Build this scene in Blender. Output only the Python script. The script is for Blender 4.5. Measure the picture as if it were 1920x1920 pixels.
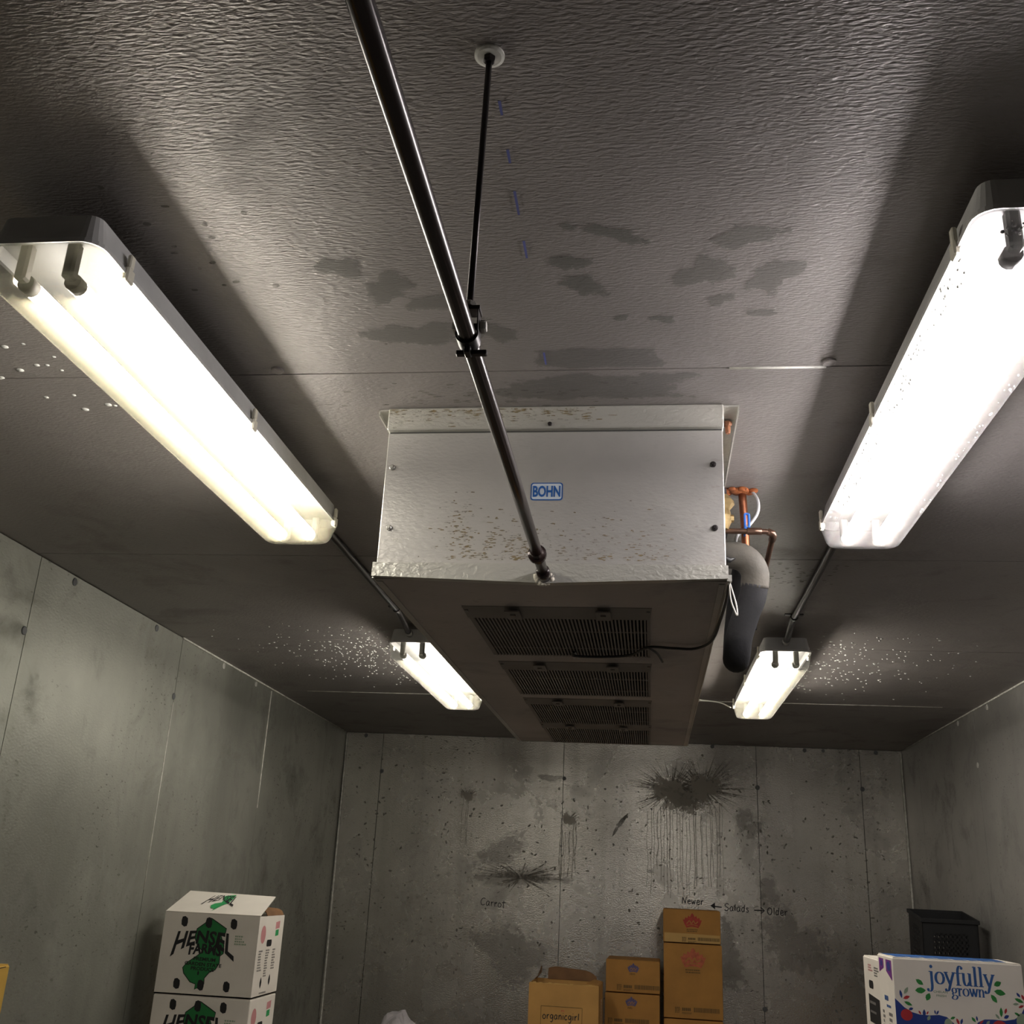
import bpy, bmesh, math, random
import numpy as np
from mathutils import Vector, Matrix

random.seed(7)
SC = bpy.context.scene
for o in list(bpy.data.objects):
    bpy.data.objects.remove(o)
COL = SC.collection
EYE = 1.6                     # camera height; points below are given relative to the eye, ceiling at +1.0
CEIL = EYE + 1.0

# ------------------------------------------------------------------ camera
YAW, PITCH, ROLL, FPX = 0.1359613, 0.3456, 0.0490281, 1929.38
_f = Vector((-math.sin(YAW)*math.cos(PITCH), math.cos(YAW)*math.cos(PITCH), math.sin(PITCH)))
_r = Vector((math.cos(YAW), math.sin(YAW), 0)); _u = _r.cross(_f)
_r2 = _r*math.cos(ROLL)+_u*math.sin(ROLL); _u2 = -_r*math.sin(ROLL)+_u*math.cos(ROLL)
cam = bpy.data.cameras.new('camera'); camo = bpy.data.objects.new('camera', cam); COL.objects.link(camo)
cam.sensor_width = 36.0; cam.lens = FPX/1920*36.0; cam.clip_start = 0.02; cam.clip_end = 60
M = Matrix((( _r2.x, _u2.x, -_f.x, 0), (_r2.y, _u2.y, -_f.y, 0), (_r2.z, _u2.z, -_f.z, EYE), (0, 0, 0, 1)))
camo.matrix_world = M
SC.camera = camo

# ------------------------------------------------------------------ light and exposure
w = bpy.data.worlds.new('world'); SC.world = w; w.use_nodes = True
w.node_tree.nodes['Background'].inputs[0].default_value = (0.02, 0.02, 0.022, 1)
w.node_tree.nodes['Background'].inputs[1].default_value = 0.0      # a closed windowless cold room: only its lamps
SC.view_settings.view_transform = 'Standard'
SC.view_settings.look = 'None'
SC.view_settings.gamma = 1.0
SC.view_settings.use_curve_mapping = False
SC.view_settings.exposure = 0.0
TUBE = 480.0                   # radiance of the fluorescent tubes
LENS_CLEAR = 0.12             # share of light that goes straight through the lens

# ------------------------------------------------------------------ materials
def nodes(name):
    m = bpy.data.materials.new(name); m.use_nodes = True
    nt = m.node_tree; nt.nodes.clear()
    out = nt.nodes.new('ShaderNodeOutputMaterial')
    return m, nt, out

def N(nt, t, **kw):
    n = nt.nodes.new(t)
    for k, v in kw.items():
        setattr(n, k, v)
    return n

def noise(nt, vec, scale, detail=4, rough=.55, mapping=None, dist=0):
    if mapping:
        mp = N(nt, 'ShaderNodeMapping'); mp.inputs['Scale'].default_value = mapping
        nt.links.new(vec, mp.inputs['Vector']); vec = mp.outputs[0]
    n = N(nt, 'ShaderNodeTexNoise'); n.inputs['Scale'].default_value = scale
    n.inputs['Detail'].default_value = detail; n.inputs['Roughness'].default_value = rough
    n.inputs['Distortion'].default_value = dist
    nt.links.new(vec, n.inputs['Vector'])
    return n.outputs['Fac']

def ramp(nt, fac, a, b, ca=(0, 0, 0, 1), cb=(1, 1, 1, 1)):
    r = N(nt, 'ShaderNodeValToRGB')
    r.color_ramp.elements[0].position = a; r.color_ramp.elements[1].position = b
    r.color_ramp.elements[0].color = ca; r.color_ramp.elements[1].color = cb
    nt.links.new(fac, r.inputs[0])
    return r.outputs[0]

def mixc(nt, fac, a, b, mode='MIX'):
    n = N(nt, 'ShaderNodeMix', data_type='RGBA', blend_type=mode)
    for sock, v in ((n.inputs[0], fac), (n.inputs[6], a), (n.inputs[7], b)):
        if isinstance(v, (int, float)): sock.default_value = v
        elif isinstance(v, tuple): sock.default_value = v if len(v) == 4 else (*v, 1)
        else: nt.links.new(v, sock)
    return n.outputs[2]

def plain(name, col, rough=.6, metal=0., bump=0., bscale=200, var=.12, vscale=6, coat=0):
    m, nt, out = nodes(name)
    b = N(nt, 'ShaderNodeBsdfPrincipled')
    tc = N(nt, 'ShaderNodeTexCoord').outputs['Object']
    v = noise(nt, tc, vscale, 5)
    k = tuple(c*(1-var) for c in col); h = tuple(min(1, c*(1+var)) for c in col)
    nt.links.new(ramp(nt, v, .35, .65, (*k, 1), (*h, 1)), b.inputs['Base Color'])
    b.inputs['Roughness'].default_value = rough; b.inputs['Metallic'].default_value = metal
    if coat: b.inputs['Coat Weight'].default_value = coat
    if bump:
        bp = N(nt, 'ShaderNodeBump'); bp.inputs['Strength'].default_value = bump; bp.inputs['Distance'].default_value = .002
        nt.links.new(noise(nt, tc, bscale, 3), bp.inputs['Height']); nt.links.new(bp.outputs[0], b.inputs['Normal'])
    nt.links.new(b.outputs[0], out.inputs[0])
    return m

def stucco(name, col, emb, bstr, rough=.42, metal=.55, dirt=.5, speck=.5, streak=None, coords='pos', dirtcol=(.05, .045, .035), bdist=.0035, dirtscale=1.3):
    """embossed galvanised sheet: emb = stretch of the embossing, streak = stretch of run marks"""
    m, nt, out = nodes(name)
    b = N(nt, 'ShaderNodeBsdfPrincipled')
    if coords == 'pos': vec = N(nt, 'ShaderNodeNewGeometry').outputs['Position']
    else: vec = N(nt, 'ShaderNodeTexCoord').outputs['Object']
    big = noise(nt, vec, dirtscale, 6, .6)
    col2 = tuple(c*.74 for c in col)
    c = ramp(nt, big, .36, .64, (*col2, 1), (*col, 1))
    d = ramp(nt, noise(nt, vec, 3.1, 8, .68, dist=.4), .53, .72)
    dd = N(nt, 'ShaderNodeMath', operation='MULTIPLY'); nt.links.new(d, dd.inputs[0]); dd.inputs[1].default_value = dirt
    c = mixc(nt, dd.outputs[0], c, dirtcol)
    if streak:
        s = ramp(nt, noise(nt, vec, 1, 5, .6, mapping=streak), .5, .75)
        ss = N(nt, 'ShaderNodeMath', operation='MULTIPLY'); nt.links.new(s, ss.inputs[0]); ss.inputs[1].default_value = dirt*.8
        c = mixc(nt, ss.outputs[0], c, dirtcol)
    sp = ramp(nt, noise(nt, vec, 60, 2, .5, mapping=(.6, .6, 1.3) if emb[2] > emb[1] else (.5, 1.3, 1)), .64, .70)
    area = ramp(nt, noise(nt, vec, 1.7, 4, .6), .42, .62)
    sm = N(nt, 'ShaderNodeMath', operation='MULTIPLY'); nt.links.new(sp, sm.inputs[0]); nt.links.new(area, sm.inputs[1])
    sm2 = N(nt, 'ShaderNodeMath', operation='MULTIPLY'); nt.links.new(sm.outputs[0], sm2.inputs[0]); sm2.inputs[1].default_value = speck
    c = mixc(nt, sm2.outputs[0], c, dirtcol)
    nt.links.new(c, b.inputs['Base Color'])
    b.inputs['Metallic'].default_value = metal
    rr = N(nt, 'ShaderNodeMapRange'); nt.links.new(d, rr.inputs[0])
    rr.inputs[3].default_value = rough; rr.inputs[4].default_value = min(.95, rough+.3)
    nt.links.new(rr.outputs[0], b.inputs['Roughness'])
    bp = N(nt, 'ShaderNodeBump'); bp.inputs['Strength'].default_value = bstr; bp.inputs['Distance'].default_value = bdist
    h = noise(nt, vec, 1, 2.5, .5, mapping=emb, dist=.35)
    nt.links.new(h, bp.inputs['Height']); nt.links.new(bp.outputs[0], b.inputs['Normal'])
    nt.links.new(b.outputs[0], out.inputs[0])
    return m

def stain(name, col, strength=.8, scale=14, lo=.35, hi=.6, rough=.7):
    """thin deposit, broken up by noise so that the sheet shows through"""
    m, nt, out = nodes(name)
    vec = N(nt, 'ShaderNodeNewGeometry').outputs['Position']
    fac = ramp(nt, noise(nt, vec, scale, 5, .65), lo, hi)
    mu = N(nt, 'ShaderNodeMath', operation='MULTIPLY'); nt.links.new(fac, mu.inputs[0]); mu.inputs[1].default_value = strength
    b = N(nt, 'ShaderNodeBsdfPrincipled'); b.inputs['Base Color'].default_value = (*col, 1); b.inputs['Roughness'].default_value = rough
    t = N(nt, 'ShaderNodeBsdfTransparent'); mx = N(nt, 'ShaderNodeMixShader')
    nt.links.new(mu.outputs[0], mx.inputs[0]); nt.links.new(t.outputs[0], mx.inputs[1]); nt.links.new(b.outputs[0], mx.inputs[2])
    nt.links.new(mx.outputs[0], out.inputs[0])
    return m

def soft(name, col, strength, scale=14, gain=1.0, rough=.75):
    """deposit that thins out raggedly towards its rim (fade = 1 in the middle, 0 at the rim)"""
    m, nt, out = nodes(name)
    vec = N(nt, 'ShaderNodeNewGeometry').outputs['Position']
    nz = noise(nt, vec, scale, 6, .65)
    at = N(nt, 'ShaderNodeAttribute', attribute_name='fade')
    a = N(nt, 'ShaderNodeMath', operation='MULTIPLY_ADD'); nt.links.new(at.outputs['Fac'], a.inputs[0]); a.inputs[1].default_value = .55
    nz2 = N(nt, 'ShaderNodeMath', operation='MULTIPLY'); nt.links.new(nz, nz2.inputs[0]); nz2.inputs[1].default_value = 1.5; nt.links.new(nz2.outputs[0], a.inputs[2])
    fac = ramp(nt, a.outputs[0], .95, 1.32/gain)
    edge = N(nt, 'ShaderNodeMath', operation='MULTIPLY', use_clamp=True); nt.links.new(at.outputs['Fac'], edge.inputs[0]); edge.inputs[1].default_value = 4.0
    mu0 = N(nt, 'ShaderNodeMath', operation='MULTIPLY'); nt.links.new(fac, mu0.inputs[0]); nt.links.new(edge.outputs[0], mu0.inputs[1])
    mu = N(nt, 'ShaderNodeMath', operation='MULTIPLY'); nt.links.new(mu0.outputs[0], mu.inputs[0]); mu.inputs[1].default_value = strength
    b = N(nt, 'ShaderNodeBsdfPrincipled'); b.inputs['Base Color'].default_value = (*col, 1); b.inputs['Roughness'].default_value = rough
    t = N(nt, 'ShaderNodeBsdfTransparent'); mx = N(nt, 'ShaderNodeMixShader')
    nt.links.new(mu.outputs[0], mx.inputs[0]); nt.links.new(t.outputs[0], mx.inputs[1]); nt.links.new(b.outputs[0], mx.inputs[2])
    nt.links.new(mx.outputs[0], out.inputs[0])
    return m

def lens_mat(name, col):
    m, nt, out = nodes(name)
    vec = N(nt, 'ShaderNodeTexCoord').outputs['Object']
    v = noise(nt, vec, 120, 2)
    bp = N(nt, 'ShaderNodeBump'); bp.inputs['Strength'].default_value = .25; bp.inputs['Distance'].default_value = .001
    nt.links.new(v, bp.inputs['Height'])
    tl = N(nt, 'ShaderNodeBsdfTranslucent'); tl.inputs[0].default_value = (*col, 1)
    df = N(nt, 'ShaderNodeBsdfDiffuse'); df.inputs[0].default_value = (*col, 1)
    tr = N(nt, 'ShaderNodeBsdfTransparent'); tr.inputs[0].default_value = (1, 1, 1, 1)
    gl = N(nt, 'ShaderNodeBsdfGlossy'); gl.inputs[1].default_value = .25; nt.links.new(bp.outputs[0], gl.inputs['Normal'])
    a = N(nt, 'ShaderNodeMixShader'); a.inputs[0].default_value = .25
    nt.links.new(tl.outputs[0], a.inputs[1]); nt.links.new(df.outputs[0], a.inputs[2])
    b = N(nt, 'ShaderNodeMixShader'); b.inputs[0].default_value = LENS_CLEAR
    nt.links.new(a.outputs[0], b.inputs[1]); nt.links.new(tr.outputs[0], b.inputs[2])
    c = N(nt, 'ShaderNodeMixShader'); c.inputs[0].default_value = .04
    nt.links.new(b.outputs[0], c.inputs[1]); nt.links.new(gl.outputs[0], c.inputs[2])
    nt.links.new(c.outputs[0], out.inputs[0])
    return m

def emit(name, col, s):
    m, nt, out = nodes(name)
    e = N(nt, 'ShaderNodeEmission'); e.inputs[0].default_value = (*col, 1); e.inputs[1].default_value = s
    nt.links.new(e.outputs[0], out.inputs[0])
    return m

GALV = (.46, .455, .43)
MT = dict(
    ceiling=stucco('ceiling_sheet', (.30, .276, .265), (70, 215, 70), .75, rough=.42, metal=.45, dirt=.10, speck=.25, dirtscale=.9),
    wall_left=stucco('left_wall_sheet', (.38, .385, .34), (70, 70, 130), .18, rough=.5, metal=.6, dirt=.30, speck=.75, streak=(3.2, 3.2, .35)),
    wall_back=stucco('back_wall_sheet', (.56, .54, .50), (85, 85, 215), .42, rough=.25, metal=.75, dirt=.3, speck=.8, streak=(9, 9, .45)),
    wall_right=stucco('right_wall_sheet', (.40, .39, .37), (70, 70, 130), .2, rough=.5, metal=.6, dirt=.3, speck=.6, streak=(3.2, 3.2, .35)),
    cooler=stucco('cooler_sheet', (.52, .505, .48), (70, 70, 160), .5, rough=.40, metal=.45, dirt=.12, speck=.35, dirtcol=(.12, .09, .04), bdist=.002),
    pan=stucco('pan_sheet', (.44, .40, .38), (70, 120, 70), .3, rough=.55, metal=.35, dirt=.2, speck=.3, dirtcol=(.05, .04, .03), bdist=.002),
    lip=stucco('lip_sheet', (.56, .55, .50), (75, 75, 120), .7, rough=.36, metal=.45, dirt=.15, speck=.4, dirtcol=(.12, .10, .04), bdist=.003),
    backing=plain('dark_shade', (.03, .03, .03), .9),
    floor=plain('concrete_floor', (.13, .125, .115), .8, 0, .4, 60, .25, 2),
    caulk=plain('caulk', (.62, .61, .56), .6, var=.25, vscale=30),
    plug=plain('plug_plastic', (.09, .095, .10), .5),
    plug_light=plain('plug_plastic_light', (.42, .41, .38), .5),
    housing=plain('fixture_housing', (.50, .50, .49), .45),
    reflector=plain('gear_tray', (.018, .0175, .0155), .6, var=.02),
    clip=plain('clip_plastic', (.72, .69, .58), .35),
    socket=plain('lamp_socket', (.06, .055, .05), .6),
    blacksteel=plain('dark_steel', (.035, .03, .03), .35, .6),
    steel=plain('zinc_steel', (.50, .49, .46), .35, .8),
    rust=plain('rusty_bolt', (.18, .07, .03), .75, .2, var=.4, vscale=60),
    oldcopper=plain('aged_copper', (.022, .013, .012), .22, .35, var=.35, vscale=9),
    copper=plain('bare_copper', (.30, .11, .055), .38, .8, var=.25, vscale=20),
    brownpipe=plain('brown_copper', (.15, .09, .065), .35, .8, var=.3, vscale=15),
    brass=plain('brass_valve', (.36, .26, .12), .45, .7, var=.3, vscale=30),
    dustfoam=plain('dusty_foam', (.055, .05, .04), .8, 0, .5, 90, .5, 9),
    foamblack=plain('black_foam', (.007, .007, .008), .85, 0, .5, 90, .3, 12),
    orange=plain('orange_foam', (.26, .075, .02), .9, 0, .8, 60, .45, 25),
    conduit=plain('conduit_steel', (.05, .048, .05), .4, .6),
    greywire=plain('grey_wire', (.42, .42, .42), .5),
    whitewire=plain('white_wire', (.70, .68, .62), .5),
    blackwire=plain('black_wire', (.015, .015, .015), .5),
    bluetag=plain('blue_plastic', (.03, .16, .60), .5),
    slat=plain('grille_slat', (.20, .18, .165), .6, .2),
    putty=plain('white_putty', (.60, .56, .47), .8, 0, .8, 120, .25, 40),
    badge=plain('badge_white', (.50, .56, .62), .4, var=.05),
    badgeblue=plain('badge_blue', (.012, .085, .30), .45, var=.05),
    kraft=plain('kraft_board', (.42, .205, .045), .75, 0, .15, 40, .12, 5),
    kraft2=plain('kraft_board_pale', (.46, .25, .07), .75, 0, .15, 40, .10, 5),
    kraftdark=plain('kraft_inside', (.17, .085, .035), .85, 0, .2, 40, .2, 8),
    tape=plain('paper_tape', (.54, .33, .10), .55, var=.06),
    yellow=plain('yellow_carton', (.62, .38, .07), .7, var=.08),
    white=plain('white_carton', (.82, .77, .70), .6, var=.04),
    white2=plain('white_carton_print', (.93, .87, .79), .5, var=.03),
    ink=plain('black_ink', (.012, .012, .014), .7, var=.05),
    marker=plain('black_marker', (.012, .012, .016), .7, var=.05),
    fadedink=plain('faded_ink', (.24, .23, .22), .7, var=.1),
    brownink=plain('brown_ink', (.13, .075, .02), .7, var=.15),
    green=plain('green_ink', (.015, .20, .05), .6, var=.1),
    greenlight=plain('light_green_ink', (.03, .36, .11), .6, var=.1),
    pink=plain('pink_ink', (.62, .28, .29), .6, var=.1),
    red=plain('red_ink', (.38, .035, .02), .6, var=.2, vscale=40),
    redpale=plain('pale_red_ink', (.46, .11, .05), .6, var=.2, vscale=40),
    crownblue=plain('violet_ink', (.10, .085, .20), .6, var=.2, vscale=40),
    navy=plain('navy_ink', (.018, .05, .27), .5, var=.1),
    blue=plain('blue_ink', (.03, .12, .38), .5, var=.1),
    leaf=plain('leaf_green_ink', (.03, .26, .05), .5, var=.1),
    leafpale=plain('pale_leaf_ink', (.33, .42, .30), .5, var=.1),
    fruit=plain('fruit_red_ink', (.52, .03, .04), .5, var=.1),
    purple=plain('purple_ink', (.20, .04, .28), .5, var=.3, vscale=60),
    crate=plain('black_crate_plastic', (.006, .0065, .008), .65, var=.2),
    wood=plain('pallet_wood', (.34, .24, .14), .8, 0, .4, 60, .2, 6),
    plasticbag=plain('clear_plastic', (.30, .28, .29), .3, var=.1),
    chalk=plain('blue_chalk', (.06, .07, .22), .8, var=.2),
    speck=stain('grime_specks', (.16, .15, .13), .75, 16, .3, .5),
    stain=stain('grime_stain', (.085, .083, .07), .8, 16, .35, .6),
    stain_soft=stain('soft_grime', (.10, .095, .08), .5, 11, .38, .68),
    soft_dark=soft('grime_dark', (.10, .098, .085), .62, 30, 1.25),
    soft_pale=soft('grime_pale', (.12, .115, .10), .5, 24),
    soft_patch=soft('grime_patch', (.10, .098, .09), .32, 5, 1.2),
    soft_wall=soft('wall_grime', (.24, .225, .20), .30, 26),
    soft_core=soft('splash_core', (.42, .39, .34), .62, 45, 1.1),
    splat=stain('splash_residue', (.22, .20, .17), .8, 40, .35, .6, .8),
    drip=stain('dried_drips', (.22, .195, .16), .6, 30, .2, .6, .8),
    mould=stain('mould_spots', (.20, .15, .07), .75, 45, .42, .56, .8),
    darkpatch=stain('dark_patch', (.12, .118, .11), .4, 3, .1, .3, .6),
)
WATER = bpy.data.materials.new('water_drop'); WATER.use_nodes = True
_b = WATER.node_tree.nodes['Principled BSDF']; _b.inputs['Base Color'].default_value = (.45, .45, .43, 1); _b.inputs['Roughness'].default_value = .08
TUBEMAT = {}

# ------------------------------------------------------------------ mesh helpers
def link(name, me, mat, parent=None):
    if mat is not None: me.materials.append(MT[mat] if isinstance(mat, str) else mat)
    o = bpy.data.objects.new(name, me); COL.objects.link(o)
    if parent: o.parent = parent
    return o

def from_bm(name, bm, mat, parent=None, smooth=False):
    bmesh.ops.recalc_face_normals(bm, faces=bm.faces)
    me = bpy.data.meshes.new(name); bm.to_mesh(me); bm.free()
    if smooth:
        for p in me.polygons: p.use_smooth = True
    return link(name, me, mat, parent)

def tag(o, label, cat=None, group=None, kind=None):
    if label: o['label'] = label
    if cat: o['category'] = cat
    if group: o['group'] = group
    if kind: o['kind'] = kind
    return o

def thing(name, label, cat, loc=(0, 0, 0), rotz=0, group=None, rot=None):
    o = bpy.data.objects.new(name, None); COL.objects.link(o)
    o.empty_display_size = .05; o.location = loc
    o.rotation_euler = rot if rot else (0, 0, rotz)
    return tag(o, label, cat, group)

def box(bm, x0, x1, y0, y1, z0, z1, bevel=0, seg=1):
    v = [bm.verts.new(p) for p in ((x0, y0, z0), (x1, y0, z0), (x1, y1, z0), (x0, y1, z0), (x0, y0, z1), (x1, y0, z1), (x1, y1, z1), (x0, y1, z1))]
    fs = [bm.faces.new([v[i] for i in q]) for q in ((0, 3, 2, 1), (4, 5, 6, 7), (0, 1, 5, 4), (1, 2, 6, 5), (2, 3, 7, 6), (3, 0, 4, 7))]
    if bevel:
        es = {e for f in fs for e in f.edges}
        bmesh.ops.bevel(bm, geom=list(es), offset=bevel, segments=seg, affect='EDGES', profile=.5)

def hexa(bm, pts):
    v = [bm.verts.new(p) for p in pts]
    for q in ((0, 3, 2, 1), (4, 5, 6, 7), (0, 1, 5, 4), (1, 2, 6, 5), (2, 3, 7, 6), (3, 0, 4, 7)):
        bm.faces.new([v[i] for i in q])

def obox(name, mat, parent, *a, **k):
    bm = bmesh.new(); box(bm, *a, **k)
    return from_bm(name, bm, mat, parent)

def smooth_path(pts, n=6):
    P = [Vector(p) for p in pts]
    if len(P) < 3: return P
    out = []
    for i in range(len(P)-1):
        p0 = P[i-1] if i else P[0]*2-P[1]
        p1, p2 = P[i], P[i+1]
        p3 = P[i+2] if i+2 < len(P) else P[-1]*2-P[-2]
        for k in range(n):
            t = k/n
            out.append(.5*((2*p1)+(p2-p0)*t+(2*p0-5*p1+4*p2-p3)*t*t+(3*p1-p0-3*p2+p3)*t**3))
    out.append(P[-1])
    return out

def tube(bm, pts, r, seg=12, cap=True):
    P = [Vector(p) for p in pts]
    rs = r if isinstance(r, (list, tuple)) else [r]*len(P)
    prev = None; rings = []
    for i, p in enumerate(P):
        t = (P[min(i+1, len(P)-1)]-P[max(i-1, 0)]).normalized()
        if prev is None:
            a = t.orthogonal().normalized()
        else:
            a = (prev-t*prev.dot(t)).normalized()
        prev = a; b = t.cross(a)
        rings.append([bm.verts.new(p+(a*math.cos(2*math.pi*k/seg)+b*math.sin(2*math.pi*k/seg))*rs[i]) for k in range(seg)])
    for i in range(len(rings)-1):
        for k in range(seg):
            bm.faces.new((rings[i][k], rings[i][(k+1) % seg], rings[i+1][(k+1) % seg], rings[i+1][k]))
    if cap:
        bm.faces.new(rings[0][::-1]); bm.faces.new(rings[-1])

def otube(name, mat, parent, pts, r, seg=12, curve=0, smooth=True):
    bm = bmesh.new()
    tube(bm, smooth_path(pts, curve) if curve else pts, r, seg)
    o = from_bm(name, bm, mat, parent, False)
    for p in o.data.polygons: p.use_smooth = len(p.vertices) == 4
    return o

def disc(bm, c, n, r, h, seg=20):
    c = Vector(c); n = Vector(n).normalized()
    tube(bm, [c, c+n*h*.7, c+n*h], [r, r, r*.8], seg)

# ---- flat print on a face: an (o, u, v) frame, polygons in metres on it
class Face:
    def __init__(self, o, u, v, off=.0006):
        self.o, self.u, self.v = Vector(o), Vector(u), Vector(v)
        self.n = self.u.cross(self.v).normalized(); self.off = off
    def at(self, a, b, k=1.0):
        return self.o+self.u*a+self.v*b+self.n*self.off*k

def poly_print(name, face, polys, mat, parent, k=1.0):
    bm = bmesh.new()
    for i, p in enumerate(polys):          # strokes that cross lie a hair apart, so they never share a plane
        d = (i % 24)*4e-6/max(abs(face.off), 1e-5)
        bm.faces.new([bm.verts.new(face.at(a, b, k+d)) for a, b in p])
    bm.normal_update()
    bmesh.ops.triangulate(bm, faces=bm.faces, ngon_method='EAR_CLIP')
    me = bpy.data.meshes.new(name); bm.to_mesh(me); bm.free()
    return link(name, me, mat, parent)

def split_print(name, face, polys, mat, parent, k=1.0):
    return [poly_print(name, face, [q], mat, parent, k) for q in polys]

def ribbon_polys(pts, width, calli=None, n=5):
    """stroke -> quads; calli=(thin, thick): stems thick, hairlines thin"""
    P = [Vector((p[0], p[1], 0)) for p in pts]
    P = smooth_path(P, n) if len(P) > 2 and n else P
    L, R = [], []
    for i, p in enumerate(P):
        t = P[min(i+1, len(P)-1)]-P[max(i-1, 0)]
        if t.length < 1e-9: t = Vector((1, 0, 0))
        t.normalize(); nn = Vector((-t.y, t.x, 0))
        wd = width if calli is None else calli[0]+(calli[1]-calli[0])*abs(t.y)**1.6
        L.append(p+nn*wd/2); R.append(p-nn*wd/2)
    return [[(L[i].x, L[i].y), (R[i].x, R[i].y), (R[i+1].x, R[i+1].y), (L[i+1].x, L[i+1].y)] for i in range(len(P)-1)]

def circle_poly(x, y, rx, ry=None, n=14, rot=0):
    ry = rx if ry is None else ry
    out = []
    for k in range(n):
        a = 2*math.pi*k/n; px, py = rx*math.cos(a), ry*math.sin(a)
        out.append((x+px*math.cos(rot)-py*math.sin(rot), y+px*math.sin(rot)+py*math.cos(rot)))
    return out

def leaf_poly(x, y, l, wd, rot):
    pts = [(0, 0), (.25, .38), (.55, .5), (.8, .3), (1, 0), (.8, -.3), (.55, -.5), (.25, -.38)]
    c, s = math.cos(rot), math.sin(rot)
    return [(x+(a-.5)*l*c-b*wd*s, y+(a-.5)*l*s+b*wd*c) for a, b in pts]

def text_polys(txt, size, warp=None, bold=0., align='CENTER', xscale=1.0, shear=0.):
    cu = bpy.data.curves.new('text', 'FONT'); cu.body = txt; cu.size = size; cu.align_x = align; cu.offset = bold; cu.shear = shear
    cu.resolution_u = 3
    o = bpy.data.objects.new('text', cu); COL.objects.link(o)
    dg = bpy.context.evaluated_depsgraph_get()
    me = bpy.data.meshes.new_from_object(o.evaluated_get(dg))
    out = []
    for p in me.polygons:
        q = []
        for vi in p.vertices:
            v = me.vertices[vi].co; a, b = v.x*xscale, v.y
            q.append(warp(a, b) if warp else (a, b))
        out.append(q)
    bpy.data.objects.remove(o); bpy.data.curves.remove(cu); bpy.data.meshes.remove(me)
    return out

def shift(polys, x, y, s=1., rot=0):
    c, n = math.cos(rot), math.sin(rot)
    return [[(x+s*(a*c-b*n), y+s*(a*n+b*c)) for a, b in p] for p in polys]

# hand-drawn stroke letters, x-height 1
HAND = {
 'C': ([[(1.0, 1.35), (.75, 1.55), (.3, 1.35), (.05, .8), (.15, .2), (.55, 0), (1.0, .25)]], 1.15),
 'N': ([[(0, 0), (.1, 1.5)], [(.1, 1.5), (.75, .1)], [(.75, .1), (.95, 1.6)]], 1.15),
 'S': ([[(.95, 1.4), (.6, 1.6), (.15, 1.35), (.3, .95), (.75, .7), (.85, .3), (.45, 0), (0, .2)]], 1.1),
 'O': ([[(.5, 1.5), (.1, 1.2), (.0, .6), (.3, .05), (.8, .15), (1.0, .8), (.8, 1.4), (.45, 1.5)]], 1.2),
 'a': ([[(.7, .9), (.35, 1), (.05, .55), (.2, .05), (.55, .2), (.7, .85)], [(.72, .95), (.68, .3), (.85, .05)]], .95),
 'r': ([[(.1, 1), (.15, 0)], [(.14, .5), (.35, .9), (.65, .95)]], .72),
 'o': ([[(.4, 1), (.05, .6), (.2, .05), (.6, .1), (.75, .6), (.4, 1)]], .88),
 't': ([[(.3, 1.55), (.3, .2), (.5, 0)], [(-.1, 1.1), (.75, 1.15)]], .8),
 'e': ([[(.1, .5), (.7, .6), (.5, 1), (.15, .8), (.1, .25), (.4, 0), (.8, .2)]], .88),
 'w': ([[(0, 1), (.2, .05), (.45, .7), (.65, .05), (.95, 1.05)]], 1.1),
 'l': ([[(.2, 1.6), (.15, .1)]], .42),
 'd': ([[(.65, .85), (.3, 1), (.05, .5), (.25, .02), (.6, .3)], [(.75, 1.6), (.65, .05)]], .92),
 's': ([[(.6, .9), (.25, 1), (.15, .7), (.55, .4), (.45, .05), (.05, .1)]], .75),
 'g': ([[(.7, .9), (.35, 1), (.05, .6), (.25, .15), (.6, .35), (.7, .95), (.7, 0), (.5, -.6), (.1, -.5)]], .92),
 'n': ([[(.1, 1), (.1, 0)], [(.1, .55), (.4, 1), (.65, .75), (.65, 0)]], .85),
 'i': ([[(.15, 1), (.15, 0)], [(.15, 1.4), (.17, 1.5)]], .38),
 'c': ([[(.65, .85), (.35, 1), (.05, .5), (.3, .02), (.7, .2)]], .8),
}
def hand_text(txt, xh, wd, slope=0):
    out, x = [], 0
    for ch in txt:
        st, adv = HAND[ch]
        for s in st:
            out += ribbon_polys([((x+a+random.uniform(-.02, .02))*xh, (b+slope*(x+a))*xh) for a, b in s], wd)
        x += adv+.12
    return out, x*xh

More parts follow.
